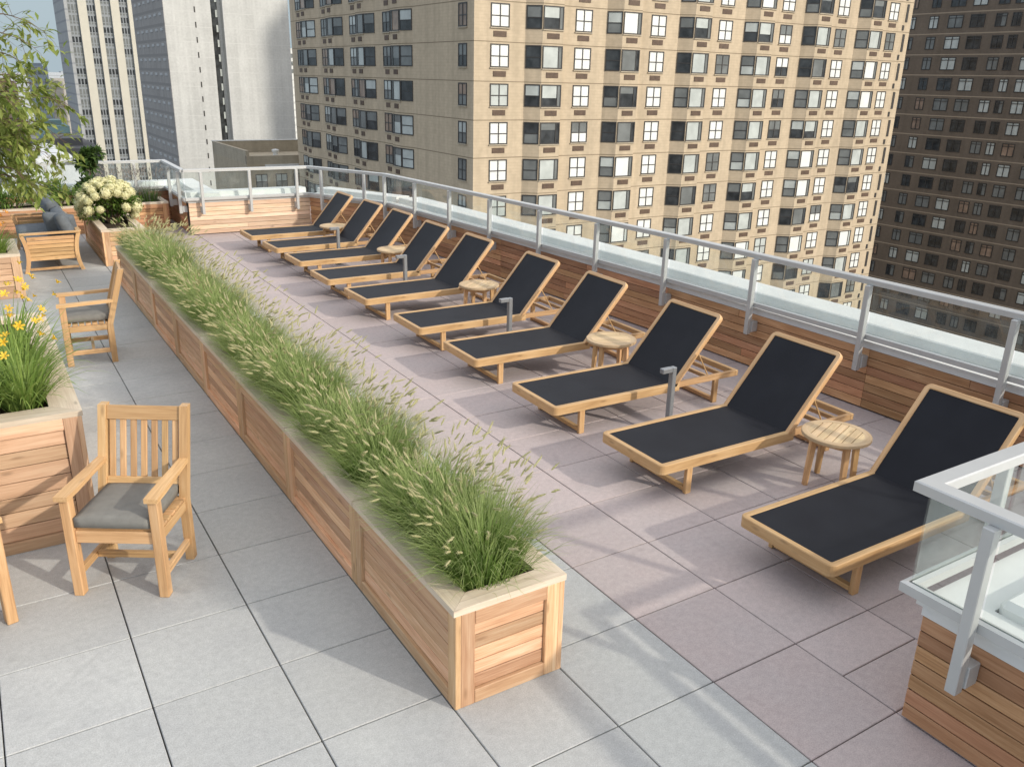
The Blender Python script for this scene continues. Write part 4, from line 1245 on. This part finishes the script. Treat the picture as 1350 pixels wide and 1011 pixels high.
for n, (sc, kind, M, par, rec, c) in enumerate(full):
    MM = M @ MIR if kind == 'bayshd' else M
    if n < 100 and sc < 0:
        a, b = wmesh(kind, par, rec)
        o = link('window', a, tower); p = link('pane', b, o)
        o.matrix_local = MM
        k3 = (kind, par)
        if k3 not in scache:
            q = MB(); sill(q, kind, par); scache[k3] = q.mesh('sill', SILL)
        link('sill', scache[k3], o)
    else:
        rf.M = MM; rpn.M = MM; emit(kind, rf, rpn, par, rec); sl.M = MM; sill(sl, kind, par)
    gl = []
    if kind == 'sun': gl = [(M @ Matrix.Translation((0, 0, -WH - 0.47)), 1.15)]
    if kind == 'baysun': gl = [(M @ Matrix.Translation((2.05, -0.85, -WH - 0.47)), 1.15)]
    if kind == 'shd' and par > 1.4: gl = [(M @ Matrix.Translation((0, 0, -WH - 0.47)), 0.85)]
    if kind == 'bayshd': gl = [(Matrix.Translation((-0.35, M.translation.y + 2.75, M.translation.z - WH - 0.47)) @ RZ(-PI / 2), 0.85)]
    for (G, w) in gl:
        if gcount < 100 and sc < 0:
            gcount += 1; g = link('grille', gmesh(w), tower); g.matrix_local = G
        else:
            gr.M = G; gr.box((0, -0.015, 0), (w, 0.05, 0.40), ch=0)
o = rf.build('window', FRAME, tower); tag(o, kind='stuff')
o2 = rpn.build('pane', PANES, o)
tag(gr.build('grille', GRILLE, tower), kind='stuff')
tag(sl.build('sill', SILL, tower), kind='stuff')

# dark tower on the right, its face running straight away from the camera in shade
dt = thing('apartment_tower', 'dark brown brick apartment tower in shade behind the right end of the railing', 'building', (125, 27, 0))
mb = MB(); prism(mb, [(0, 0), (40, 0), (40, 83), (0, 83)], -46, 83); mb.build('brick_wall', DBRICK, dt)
colsD = [(82.8, 1.0), (79.3, 1.35), (75.9, 2.2), (72.6, 2.05), (69.2, 1.5), (67.05, 1.15), (64.5, 1.7), (61.2, 1.7), (57.6, 2.2), (54.3, 2.0), (51, 1.5)]
cand = []
random.seed(15)
for j in range(-6, 16):
    zt = 13.14 - 2.85 * j - 0.3
    for (y, w) in colsD:
        rec = random.choice([(1, 1), (1, 1), (3, 3), (3, 3), (3, 3), (2, 2), (3, 3), (2, 2), (3, 2), (4, 4), (1, 1), (3, 3)])
        c = Vector((125, y, zt - 0.9)); s = seen(c)
        if not s or not in_view(c, 160): continue
        M = Matrix.Translation((0, y - 27, zt)) @ RZ(-PI / 2)
        cand.append((-w / s[2] if in_view(c, 4) else 0, M, w, rec))
cand.sort(key=lambda q: q[0])
def dwin(fm, pm, w, rec):
    h = 1.75; th = 0.10
    for x in (-w / 2, 0, w / 2): fm.box((x, -0.03, -h / 2), (th, 0.08, h), ch=0)
    for z in (-0.05, -h * 0.22, -h + 0.05): fm.box((0, -0.027, z), (w, 0.07, th), ch=0)
    for k, (a, b) in enumerate(((-w / 2, 0), (0, w / 2))): rect(pm, a, b, -h, 0, -0.01, rec[k])
rf = MB(); rpn = MB(); dc = {}
for n, (sc, M, w, rec) in enumerate(cand):
    if n < 100 and sc < 0:
        k = (w, rec)
        if k not in dc:
            a = MB(); b = MB(); dwin(a, b, w, rec); dc[k] = (a.mesh('window', FRAME), b.mesh('pane', PANES))
        o = link('window', dc[k][0], dt); o.matrix_local = M; link('pane', dc[k][1], o)
    else:
        rf.M = M; rpn.M = M; dwin(rf, rpn, w, rec)
o = rf.build('window', FRAME, dt); tag(o, kind='stuff'); rpn.build('pane', PANES, o)

# pale concrete slab tower
pt = thing('office_tower', 'windowless pale concrete tower with one dark vertical slot, left of the tan tower', 'building', (33.6, 165, 0))
mb = MB(); prism(mb, [(0, 0), (8.0, 0), (8.0, 1.6), (10.1, 1.6), (10.1, 0), (22.1, 0), (22.1, 30), (0, 30)], -46, 36); mb.build('concrete_wall', CONC, pt)
mb = MB(); mb.box((8.75, 1.54, -5), (1.45, 0.1, 82), ch=0); mb.build('slot_glazing', P_DARK, pt)
for k in range(16):
    z = 15.4 - 2.5 * k
    a = MB(); a.box((5.2, -0.01, 0), (0.22, 0.06, 0.95), ch=0); q = a.build('slit_window', FRAME, pt); q.location = (0, 0, z)
    a = MB(); a.box((9.3, 1.44, 0), (0.42, 0.12, 1.2), ch=0); q = a.build('window', P_PALE, pt); q.location = (0, 0, z - 0.4)
sd = MB(); sd.box((-0.04, 15, -5), (0.08, 30, 82), ch=0); sd.build('shade_toned_side', facade('shade_toned_side', (0.33, 0.315, 0.30), 0.0, 2.5, (0.26, 0.25, 0.24), 0.5, 0.08, 0.05, False), pt)  # panel over the concrete, darkened in colour to stand in for shade
lv = MB(); lv.box((0, 0, 0), (0.1, 2.2, 0.45), ch=0); lvm = lv.mesh('louvre', plain('louvre', (0.42, 0.43, 0.43), 0.7))
for k in range(16):
    for m in range(6):
        o = link('louvre', lvm, pt); o.location = (-0.1, 3 + 4.6 * m, 17 - 2.5 * k)

# striped tower far behind
st = thing('office_tower', 'tall striped tower with cream piers and dark window bands, behind the tree branches', 'building', (35.44, 330, 0))
mb = MB(); prism(mb, [(0, 0), (24, 0), (24, 31), (0, 31)], -46, 70); mb.build('stone_wall', GREYST, st)
for (a, b, m) in ((0.0, 0.98, GREYST), (4.04, 6.66, CREAM), (9.31, 10.88, CREAM), (14.05, 16.61, CREAM), (19.35, 20.98, CREAM)):
    q = MB(); q.box(((a + b) / 2, -0.5, 12), (b - a, 1.0, 116), ch=0); q.build('pier', m, st)
bm1 = {}
def band(w, dark):
    k = (w, dark)
    if k in bm1: return bm1[k]
    m = MB(); m.box((0, -0.06, 0), (w, 0.1, 3.24), ch=0, mi=0)
    for s in (-1, 0, 1):
        m.box((s * w / 3.1, -0.12, 0.35), (w / 3.1 - 0.32, 0.08, 1.75), ch=0, mi=1)
        m.box((s * w / 3.1, -0.12, -1.05), (w / 3.1 - 0.32, 0.08, 0.65), ch=0, mi=2)
    bm1[k] = m.mesh('window', [SPAN, P_DARK if dark else P_GREY, P_GREY])
    return bm1[k]
random.seed(3)
for (a, b) in ((0.98, 4.04), (6.66, 9.31), (10.88, 14.05), (16.61, 19.35)):
    for k in range(20):
        z = 27.5 - 3.28 * k
        o = link('window', band(round(b - a, 3), random.random() < 0.45), st); o.location = ((a + b) / 2, 0, z)

# low tan building between the pale tower and the tan tower
lb = thing('low_building', 'low tan building with a flat roof between the pale tower and the tan tower', 'building', (28.2, 100, 0))
mb = MB(); prism(mb, [(0, 0), (13, 0), (13, 16), (0, 16)], -46, -7.4); mb.build('brick_wall', facade('olive_brick', (0.40, 0.34, 0.25), 0.0, 2.85, None, 0.1, 0.08), lb)
mb = MB()
mb.box((6.5, 15.8, -6.65), (13, 0.4, 1.5), ch=0); mb.box((0.2, 7.8, -6.65), (0.4, 15.2, 1.5), ch=0); mb.box((6.5, 0.2, -6.95), (13, 0.4, 0.9), ch=0)
mb.build('roof_parapet', facade('olive_brick_top', (0.38, 0.33, 0.25), 0.0, 2.85, None, 0.1, 0.08), lb)
mb = MB(); mb.box((6.5, 15.8, -5.86), (13.1, 0.5, 0.1), ch=0); mb.box((4.6, -0.12, -7.6), (5.0, 0.22, 0.2), ch=0); mb.build('coping', WHITE, lb)
for x in (1.6, 4.0, 6.2):
    a = MB(); M0 = Matrix.Translation((x, 0, -8.6)); a.M = M0; frame_bars(a, 1.4, WH); o = a.build('window', FRAME, lb)
    b = MB(); b.M = M0; flat_pane(b, 1.4, random.choice(SHADE)); b.build('pane', PANES, o)
v = MB(); v.lathe([(0.3, 0), (0.3, 0.7), (0.45, 0.75), (0.45, 1.0), (0.0, 1.1)], 12, c=(5.6, 7, -7.4)); v.build('roof_vent', WHITE, lb)

# pale rooftop and far skyline on the left
nb = thing('low_building', 'pale rooftop with sloping shoulders just beyond the left railing', 'building', (2.6, 40, 0))
mb = MB(); mb.M = Matrix.Rotation(PI / 2, 4, 'X')
prof = [(-0.9, -43), (2.1, -43), (2.1, -1.25), (1.85, -0.98), (1.2, -0.78), (0.55, -0.8), (-0.9, -1.5)]
n = len(prof); vs = [(x, z, 0) for x, z in prof] + [(x, z, -7) for x, z in prof]
mb.add(vs, [tuple(range(n))] + [tuple(range(2 * n - 1, n - 1, -1))] + [(k, n + k, n + (k + 1) % n, (k + 1) % n) for k in range(n)])
mb.build('roof_shell', plain('pale_stucco', (0.55, 0.57, 0.58), 0.8, 0, 0.08, 1.2), nb, fix=True)
def far_block(label, x, y, w, d, h, col, rows, cols, top=None):
    b = thing('city_building', label, 'building', (x, y, 0))
    m = MB(); prism(m, [(0, 0), (w, 0), (w, d), (0, d)], -46, h); m.build('wall', facade('far_wall', col, h, 3.2, tuple(c * 0.8 for c in col), 0.9, 0.06, 0.04, False), b)
    q = MB(); q.box((w * 0.5, d * 0.5, h + 0.5), (w * 0.55, d * 0.5, 1.0), ch=0); q.build('roof_box', plain('far_roof', tuple(c * 0.7 for c in col), 0.8), b)
    if rows:
        pm = MB(); pm.box((0, -0.02, 0), (w / cols * 0.55, 0.1, 1.7), ch=0); me = pm.mesh('window', P_GREY)
        for r_ in range(rows):
            for c_ in range(cols):
                o = link('window', me, b); o.location = (w / cols * (c_ + 0.5), 0, h - 2.2 - 3.2 * r_)
far_block('distant pale stone block left of the striped tower', 33.5, 400, 9.0, 20, -2.6, (0.52, 0.49, 0.44), 0, 1)
far_block('distant blue grey block behind the tree branches', 26.5, 380, 5.6, 20, 3.0, (0.36, 0.41, 0.46), 4, 3)
far_block('far low teal glass building under the striped tower', 14.6, 200, 5.0, 12, -8.6, (0.22, 0.34, 0.34), 1, 4)
far_block('far dark roofed building above the pale rooftop', 9.0, 130, 7.5, 20, -7.6, (0.12, 0.12, 0.125), 0, 1)
far_block('far red brown block hidden among the branches', 9.5, 240, 4.0, 14, -1.0, (0.34, 0.24, 0.19), 5, 3)
far_block('far grey block at the left edge behind the branches', 3.0, 260, 8.0, 14, 2.2, (0.33, 0.36, 0.37), 5, 4)
far_block('far white block seen in the gap right of the pale tower', 118, 390, 30, 20, 12.0, (0.66, 0.66, 0.63), 3, 6)
for i, (x, w, h) in enumerate(((10, 60, -4), (75, 50, -2), (-80, 85, -3), (140, 120, 1))):
    far_block(['long hazy far skyline block left of the striped tower', 'hazy far skyline block behind the pale tower', 'hazy far skyline block beyond the tree', 'hazy far skyline block behind the tan tower'][i], x, 900, w, 30, h, (0.42, 0.45, 0.48), 0, 1)  # distance haze is mixed into these blocks' grey blue colour

# ------------------------------------------------------------------ light, sky, camera
SUN = Vector((math.cos(math.radians(25)) * 0.475, -math.cos(math.radians(25)) * 0.88, math.sin(math.radians(25)))).normalized()
sl_ = bpy.data.lights.new('sun', 'SUN'); sl_.energy = 2.0; sl_.angle = math.radians(1.2); sl_.color = (1.0, 0.93, 0.82)
so = bpy.data.objects.new('sun', sl_); COL.objects.link(so); so.location = (0, -20, 30)
so.rotation_euler = SUN.to_track_quat('Z', 'Y').to_euler()
w = bpy.data.worlds.new('World'); scene.world = w; w.use_nodes = True
t = w.node_tree; bg = t.nodes['Background']
sky = t.nodes.new('ShaderNodeTexSky'); sky.sky_type = 'NISHITA'; sky.sun_disc = False
sky.sun_elevation = math.radians(25); sky.sun_rotation = math.atan2(SUN.x, SUN.y)
sky.air_density = 1.0; sky.dust_density = 2.0; sky.ozone_density = 1.0
# thin broken cloud over the sky, added as neutral fill light
tc = t.nodes.new('ShaderNodeTexCoord'); sp = t.nodes.new('ShaderNodeSeparateXYZ'); L(t, tc.outputs['Generated'], sp.inputs[0])
den = mul(t, mul(t, sp.outputs[2], 0.0, 'MAXIMUM'), 0.22, 'ADD')
cx = mul(t, sp.outputs[0], den, 'DIVIDE'); cy = mul(t, sp.outputs[1], den, 'DIVIDE')
cb = t.nodes.new('ShaderNodeCombineXYZ'); L(t, cx, cb.inputs[0]); L(t, cy, cb.inputs[1]); cb.inputs[2].default_value = 3.7
cn = N(t, 'ShaderNodeTexNoise', Scale=0.9, Detail=7.0, Roughness=0.62); L(t, cb.outputs[0], cn.inputs['Vector'])
cm = ramp(t, cn.outputs[0], [(0.36, (0, 0, 0)), (0.62, (1, 1, 1))])
fade = ramp(t, sp.outputs[2], [(0.02, (0.25, 0.25, 0.25)), (0.22, (1, 1, 1))])
side = ramp(t, mul(t, mul(t, sp.outputs[0], 0.5), 0.5, 'ADD'), [(0.1, (0.4, 0.4, 0.4)), (0.6, (1, 1, 1))])  # cloud thinned on one side to keep walls facing it darker
cl_ = mixc(t, mul(t, mul(t, mul(t, cm, fade), side), 0.9), sky.outputs[0], (8.3, 8.3 * 0.985, 8.3 * 0.96))
# blue grey haze low over the horizon
cl_ = mixc(t, ramp(t, sp.outputs[2], [(0.09, (0.95, 0.95, 0.95)), (0.22, (0, 0, 0))]), cl_, (1.9, 2.35, 2.62))
L(t, cl_, bg.inputs[0]); bg.inputs[1].default_value = 0.15
cam = bpy.data.cameras.new('camera'); co = bpy.data.objects.new('camera', cam); COL.objects.link(co)
cam.sensor_fit = 'HORIZONTAL'; cam.sensor_width = 36; cam.lens = 1115.985 / 1350 * 36; cam.clip_start = 0.05; cam.clip_end = 5000
co.matrix_world = Matrix.Translation(CAMP) @ CAMR.to_4x4()
scene.camera = co
scene.view_settings.view_transform = 'Standard'; scene.view_settings.look = 'None'
scene.view_settings.exposure = 0.56; scene.view_settings.gamma = 1.0
scene.cycles.transparent_max_bounces = 24
